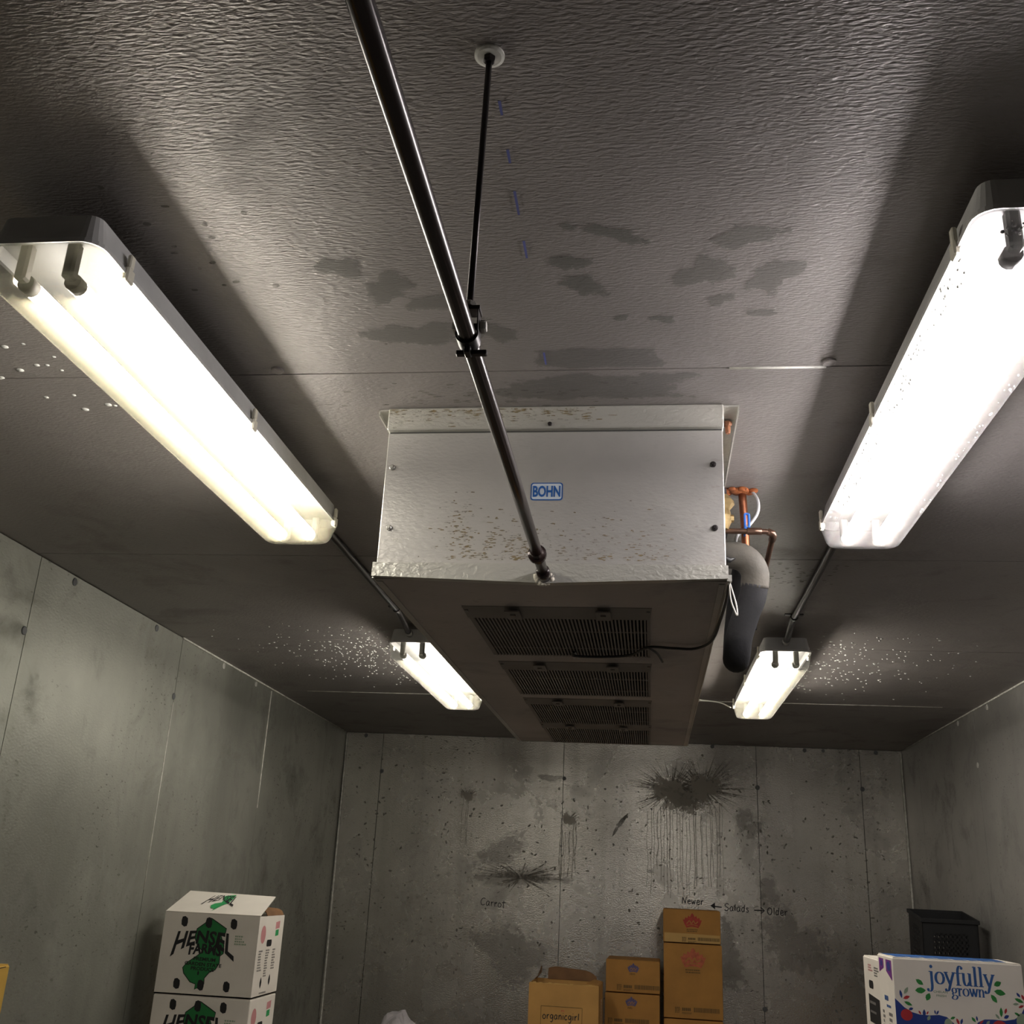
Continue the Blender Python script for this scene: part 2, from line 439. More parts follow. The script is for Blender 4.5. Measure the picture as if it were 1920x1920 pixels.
# high-contrast serif letters: stems thick, hairlines thin
def oval(cx, cy, rx, ry, n=22):
    return [(cx+rx*math.cos(2*math.pi*k/n+.3), cy+ry*math.sin(2*math.pi*k/n+.3)) for k in range(n+1)]
SERIF = {
 'j': ([[(.32, 1), (.32, .3), (.32, -.25), (.2, -.55), (-.08, -.58)]], [(-.06, -.47, .12), (.32, 1.38, .14)], [[(.08, .98), (.34, .98)]], .6),
 'o': ([oval(.45, .5, .36, .46)], [], [], .92),
 'y': ([[(.08, 1), (.25, .5), (.44, .02)], [(.82, 1), (.62, .5), (.42, -.05), (.28, -.42), (.02, -.5)]], [(.04, -.4, .12)], [[(-.08, .99), (.3, .99)], [(.64, .99), (.98, .99)]], .93),
 'f': ([[(.25, 0), (.25, .8), (.28, 1.25), (.42, 1.52), (.62, 1.5)]], [(.62, 1.38, .12)], [[(.02, .96), (.55, .96)], [(.05, .02), (.5, .02)]], .62),
 'u': ([[(.15, 1), (.15, .4), (.25, .08), (.45, .04), (.66, .3)], [(.7, 1), (.7, .02)]], [], [[(-.05, .98), (.16, .98)], [(.5, .98), (.7, .98)], [(.7, .02), (.92, .02)]], .98),
 'l': ([[(.2, 1.55), (.2, 0)]], [], [[(0, 1.52), (.2, 1.55)], [(0, .02), (.42, .02)]], .5),
 'g': ([oval(.4, .66, .27, .31), [(.26, .38), (.16, .24), (.3, .1), (.62, .06), (.78, -.14), (.62, -.4), (.35, -.46), (.1, -.34), (.12, -.14), (.3, .06)]], [(.82, .93, .09)], [[(.62, .85), (.8, .98)]], .86),
 'r': ([[(.2, 1), (.2, 0)], [(.22, .6), (.32, .86), (.5, .96)]], [(.52, .88, .11)], [[(0, .98), (.2, .98)], [(.02, .02), (.42, .02)]], .66),
 'w': ([[(.08, 1), (.2, .5), (.34, .02)], [(.36, .02), (.6, 1)], [(.55, 1), (.68, .5), (.82, .02)], [(.84, .02), (1.06, 1)]], [], [[(-.06, .99), (.25, .99)], [(.42, .99), (.72, .99)], [(.92, .99), (1.2, .99)]], 1.18),
 'n': ([[(.18, 1), (.18, 0)], [(.2, .65), (.34, .92), (.55, .95), (.68, .7), (.68, 0)]], [], [[(0, .98), (.18, .98)], [(.02, .02), (.36, .02)], [(.5, .02), (.86, .02)]], .92),
}
def serif_text(txt, xh, thin=.07, thick=.24):
    out, x = [], 0
    for ch in txt:
        st, balls, ser, adv = SERIF[ch]
        for s in st:
            out += ribbon_polys([((x+a)*xh, b*xh) for a, b in s], 0, (thin*xh, thick*xh), 4)
        for a, b, r in balls: out.append(circle_poly((x+a)*xh, b*xh, r*xh))
        for s in ser: out += ribbon_polys([((x+a)*xh, b*xh) for a, b in s], thin*xh)
        x += adv
    return out, x*xh

def homography(quad, wd, ht):
    """pixel quad (tl, tr, br, bl) of a face in a picture -> metres on the face"""
    A = []; B = []
    for (x, y), (u, v) in zip(quad, ((0, ht), (wd, ht), (wd, 0), (0, 0))):
        A += [[x, y, 1, 0, 0, 0, -u*x, -u*y], [0, 0, 0, x, y, 1, -v*x, -v*y]]; B += [u, v]
    h = np.linalg.solve(np.array(A, float), np.array(B, float))
    def f(x, y):
        d = h[6]*x+h[7]*y+1
        return ((h[0]*x+h[1]*y+h[2])/d, (h[3]*x+h[4]*y+h[5])/d)
    return f

# ------------------------------------------------------------------ the room
def xl(y): return -2.085-.0229*(y-2.954)
def xr(y): return 1.768+.0123*(y-5.053)
def yb(x): return 7.546+.0276*(x+2.19)
YF = -1.6
def struct(o): o['kind'] = 'structure'; return o

bm = bmesh.new(); box(bm, -2.6, 2.3, YF-.2, 8.0, -.12, 0)
struct(from_bm('floor', bm, 'floor'))

# ceiling: a dark core slab, sheet panels below it with open joints
bm = bmesh.new(); box(bm, -2.6, 2.3, YF-.2, 8.0, CEIL+.014, CEIL+.12)
ceiling = struct(from_bm('ceiling', bm, 'backing'))
seams = [YF-.1, -.70, .598, 1.894, 3.185, 4.455, 5.82, 7.10, 7.8]
for a, b in zip(seams, seams[1:]):
    bm = bmesh.new(); g = .0022
    x0, x1 = -2.3, 2.0
    box(bm, x0, x1, a+g, b-g, CEIL, CEIL+.014)
    from_bm('panel', bm, 'ceiling', ceiling)

def wall(name, p0, p1, cuts, mat, thick=.09):
    """p0->p1 on the floor, room on the left-hand side; cuts = distances of the joints from p0"""
    p0, p1 = Vector((*p0, 0)), Vector((*p1, 0)); d = (p1-p0); L = d.length; d.normalize(); n = Vector((-d.y, d.x, 0))
    def q(s, k, z): return p0+d*s+n*k+Vector((0, 0, z))
    bm = bmesh.new()
    hexa(bm, [q(-.1, -thick-.012, 0), q(L+.1, -thick-.012, 0), q(L+.1, -.012, 0), q(-.1, -.012, 0), q(-.1, -thick-.012, CEIL), q(L+.1, -thick-.012, CEIL), q(L+.1, -.012, CEIL), q(-.1, -.012, CEIL)])
    wo = struct(from_bm(name, bm, 'backing'))
    ss = [0]+cuts+[L]
    for a, b in zip(ss, ss[1:]):
        bm = bmesh.new(); g = .002
        hexa(bm, [q(a+g, -.012, .002), q(b-g, -.012, .002), q(b-g, 0, .002), q(a+g, 0, .002), q(a+g, -.012, CEIL-.003), q(b-g, -.012, CEIL-.003), q(b-g, 0, CEIL-.003), q(a+g, 0, CEIL-.003)])
        from_bm('panel', bm, mat, wo)
    return wo, q
BL = (-2.19, 7.546); BR = (1.80, yb(1.80)); FL = (xl(YF), YF); FR = (xr(YF), YF)
lw, ql = wall('wall_left', BL, FL, [math.hypot(BL[0]-xl(y), BL[1]-y) for y in (7.02, 5.775, 4.468, 3.215, 1.93, .65, -.63)], 'wall_left')
rw, qr = wall('wall_right', FR, BR, [y-YF for y in (-.6, .72, 2.02, 3.32, 4.61, 5.905, 7.2)], 'wall_right')
bw, qb = wall('wall_back', BR, BL, [1.80-x for x in (1.509, .793, -.573, -1.91)], 'wall_back')
fw, qf = wall('wall_front', FL, FR, [.9, 2.1, 3.0], 'wall_right')

def bwp(x, z, off=.0006):       # a point on the back wall
    return (x, yb(x)-off, EYE+z)
def lwp(y, z, off=.0006):
    return (xl(y)+off, y, EYE+z)
def rwp(y, z, off=.0006):
    return (xr(y)-off, y, EYE+z)

# caulk beads in the corners
otube('trim_1', 'caulk', None, [bwp(-2.183, .985, .006), bwp(-2.17, -.9, .006), bwp(-2.17, -1.6, .006)], .0065, 6)
otube('trim_2', 'caulk', None, [bwp(1.793, .985, .006), bwp(1.793, -.5, .006), bwp(1.793, -1.6, .006)], .0075, 6)
otube('trim_3', 'caulk', None, [lwp(4.46, .996, .004), lwp(5.8, .996, .004), lwp(7.5, .996, .004)], .0045, 6)
otube('trim_4', 'caulk', None, [rwp(4.6, .996, .004), rwp(5.9, .996, .004), rwp(7.5, .996, .004)], .0045, 6)
for o in COL.objects:
    if o.name.startswith('trim_'): o['kind'] = 'structure'
otube('sealant_bead', 'caulk', lw, [lwp(5.772, .985, .001), lwp(5.772, .6, .001), lwp(5.774, .33, .001)], .004, 6)
otube('sealant_bead', 'caulk', lw, [lwp(4.466, .70, .001), lwp(4.466, .2, .001), lwp(4.466, -.1, .001)], .0026, 6)
otube('sealant_bead', 'caulk', ceiling, [(xl(5.8)+.2, 5.82, CEIL-.0005), (-.6, 5.82, CEIL-.0005), (1.6, 5.82, CEIL-.0005)], .003, 6)
otube('sealant_bead', 'caulk', ceiling, [(.17, 1.894, CEIL-.0005), (.36, 1.894, CEIL-.0005)], .0028, 6)

# round plugs over the panel locks
def plug(wallo, p, n, r=.016, mat='plug', h=.004):
    bm = bmesh.new(); disc(bm, p, n, r, h); return from_bm('plug', bm, mat, wallo)
for x, z, r in ((-.565, .722, .014), (.796, .711, .016), (1.515, .727, .016), (-2.04, .978, .014), (-1.899, .725, .014), (.488, .985, .014), (1.133, .98, .014), (1.262, .982, .012), (1.624, .98, .014), (.796, -.704, .016)):
    plug(bw, bwp(x, z, 0), (0, -1, 0), r)
for y, z, m in ((3.201, .73, 'plug'), (3.456, .975, 'plug'), (4.182, .975, 'plug'), (4.462, .726, 'plug'), (5.0, .975, 'plug_light'), (5.5, .975, 'plug_light')):
    plug(lw, lwp(y, z, 0), (1, 0, 0), .015, m)
for y, z in ((5.905, .708), (5.64, .975), (6.2, .975)):
    plug(rw, rwp(y, z, 0), (-1, 0, 0), .015, 'plug_light')
for x, y in ((-.772, 1.872), (.362, 1.872)):
    plug(ceiling, (x, y, CEIL), (0, 0, -1), .014, 'ceiling', .006)

# ------------------------------------------------------------------ grime on the sheets
def blob(cx, cy, rx, ry, n=26, jag=.25, seed=0, rot=0):
    rd = random.Random(seed); ph = [rd.uniform(0, 6.28) for _ in range(5)]; out = []
    for k in range(n):
        a = 2*math.pi*k/n
        q = 1+jag*sum(math.sin((i+2)*a+ph[i])/(i+1.3) for i in range(5))*.6+rd.uniform(-.06, .06)
        px, py = rx*q*math.cos(a), ry*q*math.sin(a)
        out.append((cx+px*math.cos(rot)-py*math.sin(rot), cy+px*math.sin(rot)+py*math.cos(rot)))
    return out
CF = Face((0, 0, CEIL), (1, 0, 0), (0, -1, 0), .0012)     # ceiling seen from below
def ceil_mark(name, polys, mat, k=1.0): return poly_print(name, CF, [[(a, -b) for a, b in p] for p in polys], mat, ceiling, k)
rd = random.Random(3)
ceil_mark('mould_specks', [blob(rd.gauss(-.35, .16), rd.gauss(2.01, .03), rd.uniform(.003, .012), rd.uniform(.0015, .003), 8, seed=i) for i in range(60)], 'speck').__setitem__('kind', 'stuff')
ceil_mark('mould_specks', [blob(rd.uniform(-.85, .62) if i % 2 else rd.gauss(.47, .1), rd.gauss(3.45, .16) if i % 2 else rd.gauss(3.35, .1), rd.uniform(.004, .010), rd.uniform(.003, .005), 7, seed=i) for i in range(120)], 'speck').__setitem__('kind', 'stuff')
ceil_mark('mould_specks', [blob(-.78+.05*i/14+rd.gauss(0, .05), 1.28+.33*i/14+rd.gauss(0, .02), rd.uniform(.004, .008), rd.uniform(.003, .006), 8, seed=i) for i in range(14)], 'speck').__setitem__('kind', 'stuff')
for x, y, l in ((-.197, 1.125, .028), (-.198, 1.225, .03), (-.199, 1.335, .06), (-.199, 1.46, .05), (-.2, 1.84, .05)):
    ceil_mark('chalk_mark', [[(x-.0022, y-l/2), (x+.0022, y-l/2), (x+.0018, y+l/2), (x-.0018, y+l/2)]], 'chalk', 1.3)
bm = bmesh.new()
for i in range(17):
    x, y = rd.uniform(-1.5, -1.22), rd.uniform(1.74, 2.06)
    rr = rd.uniform(.004, .009)
    bmesh.ops.create_icosphere(bm, subdivisions=1, radius=1, matrix=Matrix.Translation((x, y, CEIL))@Matrix.Diagonal((rr*1.2, rr, rr*.5, 1)))
dr = from_bm('condensation_drops', bm, WATER, ceiling, True); dr['kind'] = 'stuff'
for cx, sx, sy, n_ in ((-1.10, -1, .38, 420), (.72, 1, .40, 240)):
    bm = bmesh.new()
    for i in range(n_):
        x = cx+sx*abs(rd.gauss(0, .30)); y = rd.gauss(4.72, sy)
        if not 4.15 < y < 5.75: continue
        rr = rd.uniform(.0022, .0048)
        bmesh.ops.create_icosphere(bm, subdivisions=1, radius=1, matrix=Matrix.Translation((x, y, CEIL))@Matrix.Rotation(rd.uniform(-.5, .5), 4, 'Z')@Matrix.Diagonal((rr*1.7, rr, rr*.9, 1)))
    dr = from_bm('condensation_drops', bm, WATER, ceiling, True); dr['kind'] = 'stuff'

# back wall: the burst splash with runs, smaller splashes, handwriting
BW = Face((0, yb(0), EYE), Vector((1, .0276, 0)).normalized(), (0, 0, 1), .0008)
def soft_print(name, face, blobs, mat, parent, k=1.0):
    vs, fs, fade = [], [], []
    for b in blobs:
        n = len(b); cx = sum(p[0] for p in b)/n; cy = sum(p[1] for p in b)/n; i0 = len(vs)
        vs.append(face.at(cx, cy, k)); fade.append(1.0)
        for sc, fv in ((.45, .85), (.75, .5), (1.15, 0.0)):
            for p in b: vs.append(face.at(cx+(p[0]-cx)*sc, cy+(p[1]-cy)*sc, k)); fade.append(fv)
        for j in range(n):
            q = (j+1) % n; fs.append((i0, i0+1+j, i0+1+q))
            for r in range(2): fs.append((i0+1+r*n+j, i0+1+(r+1)*n+j, i0+1+(r+1)*n+q, i0+1+r*n+q))
    me = bpy.data.meshes.new(name); me.from_pydata([tuple(v) for v in vs], [], fs)
    at = me.attributes.new('fade', 'FLOAT', 'POINT')
    at.data.foreach_set('value', fade)
    return link(name, me, mat, parent)
def soft_ceil(name, blobs, mat, k=1.0): return soft_print(name, CF, [[(a, -b) for a, b in p] for p in blobs], mat, ceiling, k)
def soft_wall(name, blobs, mat, k=1.0): return soft_print(name, BW, blobs, mat, bw, k)
def wall_mark(name, polys, mat, k=1.0): return poly_print(name, BW, polys, mat, bw, k)
soft_ceil('stain', [blob(-.048, 1.425, .055, .020, 34, .45, 1, .38), blob(-.122, 1.402, .016, .012, 20, .5, 2)], 'soft_dark')
soft_ceil('stain', [blob(-.128, 1.505, .034, .030, 34, .5, 3, .2), blob(-.105, 1.575, .036, .040, 34, .55, 4, .5)], 'soft_dark')
soft_ceil('stain', [blob(-.045, 1.69, .016, .010, 20, .4, 5)], 'soft_dark')
soft_ceil('stain', [blob(.035, 1.695, .032, .012, 24, .4, 6, .1)], 'soft_dark')
soft_ceil('stain', [blob(.105, 1.545, .04, .055, 34, .6, 7, .3), blob(.165, 1.44, .05, .04, 34, .6, 8, -.3), blob(.135, 1.63, .028, .022, 30, .5, 9), blob(.22, 1.56, .05, .05, 34, .7, 10), blob(.21, 1.68, .045, .012, 24, .4, 20, -.1)], 'soft_pale')
soft_ceil('stain', [blob(-.47, 1.57, .055, .05, 34, .6, 11), blob(-.38, 1.62, .06, .04, 34, .6, 12), blob(-.44, 1.74, .09, .06, 34, .6, 13), blob(-.53, 1.5, .04, .04, 30, .6, 14), blob(-.3, 1.72, .05, .05, 30, .6, 15)], 'soft_pale')
def rect_blob(x0, x1, y0, y1, n=8):
    return [(x0+(x1-x0)*i/n, y0) for i in range(n)]+[(x1, y0+(y1-y0)*i/n) for i in range(n)]+[(x1-(x1-x0)*i/n, y1) for i in range(n)]+[(x0, y1-(y1-y0)*i/n) for i in range(n)]
soft_ceil('dark_patch', [rect_blob(-.25, .05, 1.80, 1.885)], 'soft_patch')
soft_ceil('dark_patch', [rect_blob(-.36, .12, 1.905, 2.03)], 'soft_patch')
def splash(cx, cy, rx, ry, nsp, seed, core=.35, up=1.0):
    rd = random.Random(seed); P = [blob(cx, cy, rx*core, ry*core, 30, .5, seed)]
    for i in range(nsp):
        a = rd.uniform(0, 2*math.pi); l = rd.uniform(.5, 1.05); wd = rd.uniform(.002, .0065)
        r0 = core*.4
        p0 = (cx+rx*r0*math.cos(a), cy+ry*r0*math.sin(a))
        a2 = a+rd.uniform(-.08, .08)
        p1 = (cx+rx*l*math.cos(a2), cy+ry*l*math.sin(a2)*up+.03*abs(math.cos(a)))
        mx = ((p0[0]+p1[0])/2, (p0[1]+p1[1])/2); nx, ny = -(p1[1]-p0[1]), p1[0]-p0[0]; q = math.hypot(nx, ny) or 1
        nx, ny = nx/q*wd, ny/q*wd
        P.append([(p0[0]-nx, p0[1]-ny), (mx[0]-nx*.6, mx[1]-ny*.6), p1, (mx[0]+nx*.6, mx[1]+ny*.6), (p0[0]+nx, p0[1]+ny)])
        if rd.random() < .5: P.append(blob(p1[0], p1[1], wd*.8, wd*.6, 8, .3, i))
    return P
def drips(cx, wx, top, bot, n, seed):
    rd = random.Random(seed); P = []
    for i in range(n):
        x = cx-wx+2*wx*(i+rd.uniform(.2, .8))/n; t = top+rd.uniform(-.05, .05); b = bot+rd.uniform(0, .35)*(top-bot)*(1 if abs(x-cx) > wx*.6 else .6)
        pts = [(x+rd.gauss(0, .003), t+(b-t)*k/5) for k in range(6)]
        P += ribbon_polys(pts, rd.uniform(.003, .0065))
    return P
wall_mark('splash_stain', splash(.20, .67, .37, .25, 130, 2, .12)+splash(.42, .69, .37, .27, 130, 5, .12), 'splat')
soft_wall('splash_core', [blob(.20, .66, .16, .11, 40, .5, 61), blob(.41, .68, .14, .11, 40, .5, 62), blob(.27, .58, .13, .08, 40, .5, 63)], 'soft_core', 1.5)
wall_mark('drip_marks', drips(.29, .27, .56, -.07, 24, 4), 'drip', 1.8)
wall_mark('splash_stain', splash(-1.26, .575, .09, .06, 26, 11, .2)+drips(-1.265, .03, .55, .15, 3, 1), 'splat')
soft_wall('splash_core', [blob(-1.26, .575, .05, .04, 30, .5, 64)], 'soft_core', 1.5)
wall_mark('splash_stain', splash(-.525, .44, .09, .06, 26, 13, .2)+drips(-.53, .07, .4, .02, 6, 2), 'splat')
soft_wall('splash_core', [blob(-.525, .44, .05, .05, 30, .5, 65)], 'soft_core', 1.5)
wall_mark('splash_stain', splash(-.85, .04, .42, .13, 60, 15, .1), 'splat')
soft_wall('splash_core', [blob(-.85, .04, .3, .07, 40, .5, 66), blob(-1.0, .2, .14, .12, 40, .6, 67)], 'soft_wall', 1.5)
wall_mark('smear', [leaf_poly(-.155, .44, .16, .03, .9), leaf_poly(-.19, .39, .12, .022, 1.1)], 'stain')
soft_wall('smear', [blob(.70, .50, .07, .08, 30, .5, 31), blob(.76, .43, .06, .08, 30, .5, 32)], 'soft_wall')
soft_wall('smear', [blob(.85, .03, .08, .09, 30, .6, 33), blob(.82, -.05, .03, .05, 30, .5, 34)], 'soft_wall')
soft_wall('smear', [blob(.05, .12, .025, .012, 20, .4, 35), blob(-.66, .72, .07, .03, 30, .5, 36), blob(.55, -.4, .14, .22, 30, .5, 38), blob(1.0, -.3, .2, .25, 30, .6, 41), blob(-.9, -.45, .3, .16, 30, .6, 42)], 'soft_wall')
rd = random.Random(9)
wall_mark('grime_specks', [blob(rd.uniform(-2.1, 1.7), rd.triangular(-.9, .95, .45), rd.uniform(.004, .014), rd.uniform(.003, .008), 7, seed=i, rot=rd.uniform(0, 3)) for i in range(420)], 'speck').__setitem__('kind', 'stuff')
LW = Face((xl(0), 0, EYE), Vector((.0229, -1, 0)).normalized()*-1, (0, 0, 1), -.0008)
rd = random.Random(12)
sp = [blob(rd.uniform(2.7, 4.4), rd.triangular(-.4, .9, .3), rd.uniform(.004, .012), rd.uniform(.004, .013), 7, seed=i) for i in range(240)]
poly_print('grime_specks', LW, sp, 'speck', lw)['kind'] = 'stuff'
soft_print('smear', LW, [blob(3.75, .28, .12, .16, 30, .5, 41), blob(3.45, .6, .06, .2, 30, .5, 42), blob(3.3, .2, .11, .13, 30, .5, 43)], 'soft_wall', lw)

p, wd = hand_text('Carrot', .030, .0048, -.03)
wall_mark('handwriting', shift(p, -1.122, -.152, 1, -.05), 'marker', 2.5)
p, wd = hand_text('Newer', .0275, .0055, .0)
wall_mark('handwriting', shift(p, .265, -.078, 1, -.02), 'marker', 2.5)
p, wd = hand_text('Salads', .029, .0055, .0)
wall_mark('handwriting', shift(p, .548, -.11, 1, -.03), 'marker', 2.5)
p, wd = hand_text('Older', .029, .0055, .0)
wall_mark('handwriting', shift(p, .835, -.122, 1, 0), 'marker', 2.5)
wall_mark('arrow', ribbon_polys([(.47, -.085), (.53, -.09)], .007)+[[(.455, -.083), (.485, -.062), (.485, -.105)]], 'marker', 2.5)
wall_mark('arrow', ribbon_polys([(.745, -.098), (.815, -.098)], .007)+ribbon_polys([(.79, -.078), (.815, -.098), (.79, -.118)], .007, n=0), 'marker', 2.5)

# ------------------------------------------------------------------ fluorescent fixtures
def rrect(hx, y0, y1, r, z, cx, n=5):
    pts = []
    for (sx, yy, a0) in ((1, y1, 0), (-1, y1, 90), (-1, y0, 180), (1, y0, 270)):
        ccx = cx+sx*(hx-r); ccy = yy-r if yy == y1 else yy+r
        for k in range(n+1):
            a = math.radians(a0+90*k/n); pts.append(Vector((ccx+r*math.cos(a), ccy+r*math.sin(a), z)))
    return pts
def loft(bm, rings, cap0=False, cap1=False):
    R = [[bm.verts.new(p) for p in r] for r in rings]; n = len(R[0])
    for a, b in zip(R, R[1:]):
        for k in range(n): bm.faces.new((a[k], a[(k+1) % n], b[(k+1) % n], b[k]))
    if cap0: bm.faces.new(R[0])
    if cap1: bm.faces.new(R[-1][::-1])

def fixture(cx, y0, y1, col, lenscol, label, power=1.0):
    z = lambda h: h-1.0                     # local: 0 at the ceiling
    yc = (y0+y1)/2; L = (y1-y0)/2
    t = thing('light_fixture', label, 'light fixture', (cx, yc, CEIL), 0, 'fluorescent light fixtures on the ceiling')
    a, b = -L, L
    bm = bmesh.new()
    rings = [rrect(.084, a+.012, b-.012, .02, z(.964), 0), rrect(.094, a+.003, b-.003, .03, z(.914), 0), rrect(.099, a-.002, b+.002, .034, z(.914), 0), rrect(.099, a-.002, b+.002, .034, z(.906), 0)]
    loft(bm, rings, True, False)
    from_bm('housing', bm, 'housing', t)
    bm = bmesh.new()                        # inside of the housing
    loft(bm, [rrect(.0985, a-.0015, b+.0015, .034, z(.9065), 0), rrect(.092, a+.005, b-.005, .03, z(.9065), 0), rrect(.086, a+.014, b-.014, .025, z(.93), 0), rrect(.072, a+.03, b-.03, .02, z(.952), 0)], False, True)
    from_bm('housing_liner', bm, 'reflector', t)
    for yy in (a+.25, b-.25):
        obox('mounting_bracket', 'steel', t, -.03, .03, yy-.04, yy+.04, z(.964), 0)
    bm = bmesh.new()                        # reflector tray above the tubes, coloured near-black to hold lens brightness down
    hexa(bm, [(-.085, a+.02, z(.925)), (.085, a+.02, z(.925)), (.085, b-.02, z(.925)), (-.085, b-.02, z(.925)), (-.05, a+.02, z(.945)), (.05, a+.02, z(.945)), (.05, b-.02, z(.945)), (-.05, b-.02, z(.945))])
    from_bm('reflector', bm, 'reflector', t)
    lm = lens_mat('lens_acrylic', lenscol) if lenscol not in TUBEMAT else TUBEMAT[lenscol]; TUBEMAT[lenscol] = lm
    bm = bmesh.new()
    rings = [rrect(.098, a, b, .034, z(.906), 0), rrect(.096, a+.002, b-.003, .033, z(.893), 0), rrect(.090, a+.008, b-.022, .032, z(.858), 0),
             rrect(.086, a+.012, b-.034, .03, z(.848), 0), rrect(.076, a+.022, b-.046, .026, z(.843), 0)]
    loft(bm, rings, False, True)
    from_bm('lens', bm, lm, t, False)
    key = (col, power)
    if key not in TUBEMAT: TUBEMAT[key] = emit('tube_glow', col, TUBE*power)
    for s in (-1, 1):
        tb = otube('tube', TUBEMAT[key], t, [(s*.04, a+.062, z(.864)), (s*.04, b-.075, z(.864))], .0135, 12)
        for e, sg in ((a, 1), (b, -1)):
            otube('end_cap', 'socket', tb, [(s*.04, e+sg*.045, z(.864)), (s*.04, e+sg*.066, z(.864))], .0145, 12)
            bm = bmesh.new(); box(bm, s*.04-.010, s*.04+.010, e+sg*.034-.010, e+sg*.034+.010, z(.860), z(.926), .004)
            from_bm('socket', bm, 'socket', t)
    for s in (-1, 1):
        for yy in (a+.10, 0, b-.05) :
            bm = bmesh.new()
            box(bm, s*.098-.006, s*.098+.006, yy-.012, yy+.012, z(.894), z(.920), .003)
            box(bm, s*.099-.004, s*.099+.004, yy-.007, yy+.007, z(.920), z(.945), .002)
            from_bm('latch', bm, 'clip', t)
    bm = bmesh.new(); box(bm, .05, .085, b, b+.012, z(.9), z(.915), .003); from_bm('latch', bm, 'clip', t)
    return t

warm = (1.0, .935, .82); cool = (1.0, .94, .94)
FA = fixture(-.94, 1.268, 2.63, warm, (.0108, .0101, .0074), 'long fluorescent light fixture at the left, nearest the camera, glowing cream', .9)
FB = fixture(.553, 1.262, 2.635, cool, (.0066, .0063, .0059), 'long fluorescent light fixture at the right, nearest the camera, lens beaded with water', 1.35)
FC = fixture(-.945, 4.06, 5.42, warm, (.0100, .0096, .0080), 'small-looking distant fluorescent light fixture left of the ceiling cooler', .9)
FD = fixture(.557, 4.09, 5.46, warm, (.0092, .0088, .0073), 'small-looking distant fluorescent light fixture right of the ceiling cooler', 1.0)
bm = bmesh.new(); rd = random.Random(21)
for i in range(260):
    s = -1 if i % 3 else 1
    if i % 4 == 0:
        x, y, zz = rd.uniform(-.07, .07), rd.uniform(-.66, -.63), rd.uniform(-.13, -.108)
        x, y, zz = rd.uniform(-.07, .07), -.686+.012*(-.104-zz)/.05+.004, zz
    else:
        zz = rd.uniform(-.143, -.106); k = (-.104-zz)/.042
        x, y = s*(.099-.011*k), rd.uniform(-.6, .55)
    rr = rd.uniform(.0012, .0032)
    bmesh.ops.create_icosphere(bm, subdivisions=1, radius=rr, matrix=Matrix.Translation((x, y, zz)))
dp = from_bm('condensation_drops', bm, WATER, FB, True); dp['kind'] = 'stuff'

# conduits between the fixtures, along the ceiling
def conduit(xa, ya, xm, xc, yc2, label):
    t = thing('conduit', label, 'conduit', (0, 0, 0))
    zc = CEIL-.0125
    otube('pipe', 'conduit', t, [(xa, ya, CEIL-.062), (xa, ya+.06, CEIL-.055), (xm, ya+.22, zc), (xm, ya+.6, zc), (xm, yc2-.32, zc), (xm, yc2-.18, zc-.002), (xc, yc2-.06, CEIL-.05), (xc, yc2, CEIL-.058)], .0115, 10, 4)
    bm = bmesh.new()
    ys = yc2-.22
    tube(bm, [(xm, ys-.012, zc), (xm, ys+.012, zc)], .0145, 12)
    box(bm, xm-.034, xm+.034, ys-.011, ys+.011, CEIL-.004, CEIL)
    from_bm('strap', bm, 'blacksteel', t)
    otube('connector', 'steel', t, [(xc, yc2-.03, CEIL-.0555), (xc, yc2+.004, CEIL-.058)], .015, 10)
    return t
conduit(-.94, 2.632, -.962, -.955, 4.062, 'dark conduit along the ceiling joining the two left light fixtures')
conduit(.553, 2.637, .56, .556, 4.092, 'dark conduit along the ceiling joining the two right light fixtures')

# ------------------------------------------------------------------ ceiling cooler
cz = CEIL
T = thing('ceiling_cooler', 'long grey metal ceiling cooler with blue-and-white badge and four underside grilles', 'cooler', (0, 0, 0))
T.rotation_euler = (0, 0, -.0075); T.location = Vector((-.2, 2.08, 0))-Matrix.Rotation(-.0075, 3, 'Z')@Vector((-.2, 2.08, 0))
X0, X1, Y0, Y1 = -.574, .168, 2.08, 4.66
def Z(h): return EYE+h
obox('front_panel', 'cooler', T, X0, X1, Y0-.006, Y0+.012, Z(.615), Z(.9435), bevel=.002)
obox('joint_shade_strip', 'backing', T, X0+.002, X1-.002, Y0-.002, Y0+.012, Z(.943), Z(.947))  # dark strip painted in as the shadow gap below the top rail
obox('top_rail', 'lip', T, X0-.001, X1+.002, Y0-.020, Y0+.02, Z(.9465), Z(.9995), bevel=.0025)
obox('side_panel', 'cooler', T, X0, X0+.012, Y0+.012, Y1, Z(.60), Z(.97))
obox('side_panel', 'cooler', T, X1-.014, X1-.002, Y0+.012, Y1, Z(.60), Z(.97))
obox('rear_panel', 'cooler', T, X0, X1, Y1-.012, Y1, Z(.60), Z(.985))
obox('coil_block', 'backing', T, X0+.014, X1-.016, Y0+.03, Y1-.014, Z(.80), Z(.985))
for s, xa, xb in ((-1, X0-.026, X0+.004), (1, X1-.004, X1+.036)):
    bm = bmesh.new()
    box(bm, xa, xb, Y0-.012, Y1, Z(.9955), Z(.9995))
    xe = xa if s < 0 else xb
    box(bm, min(xe, xe-s*.003), max(xe, xe-s*.003), Y0-.012, Y1, Z(.985), Z(.9995))
    from_bm('hanger_flange', bm, 'lip', T)
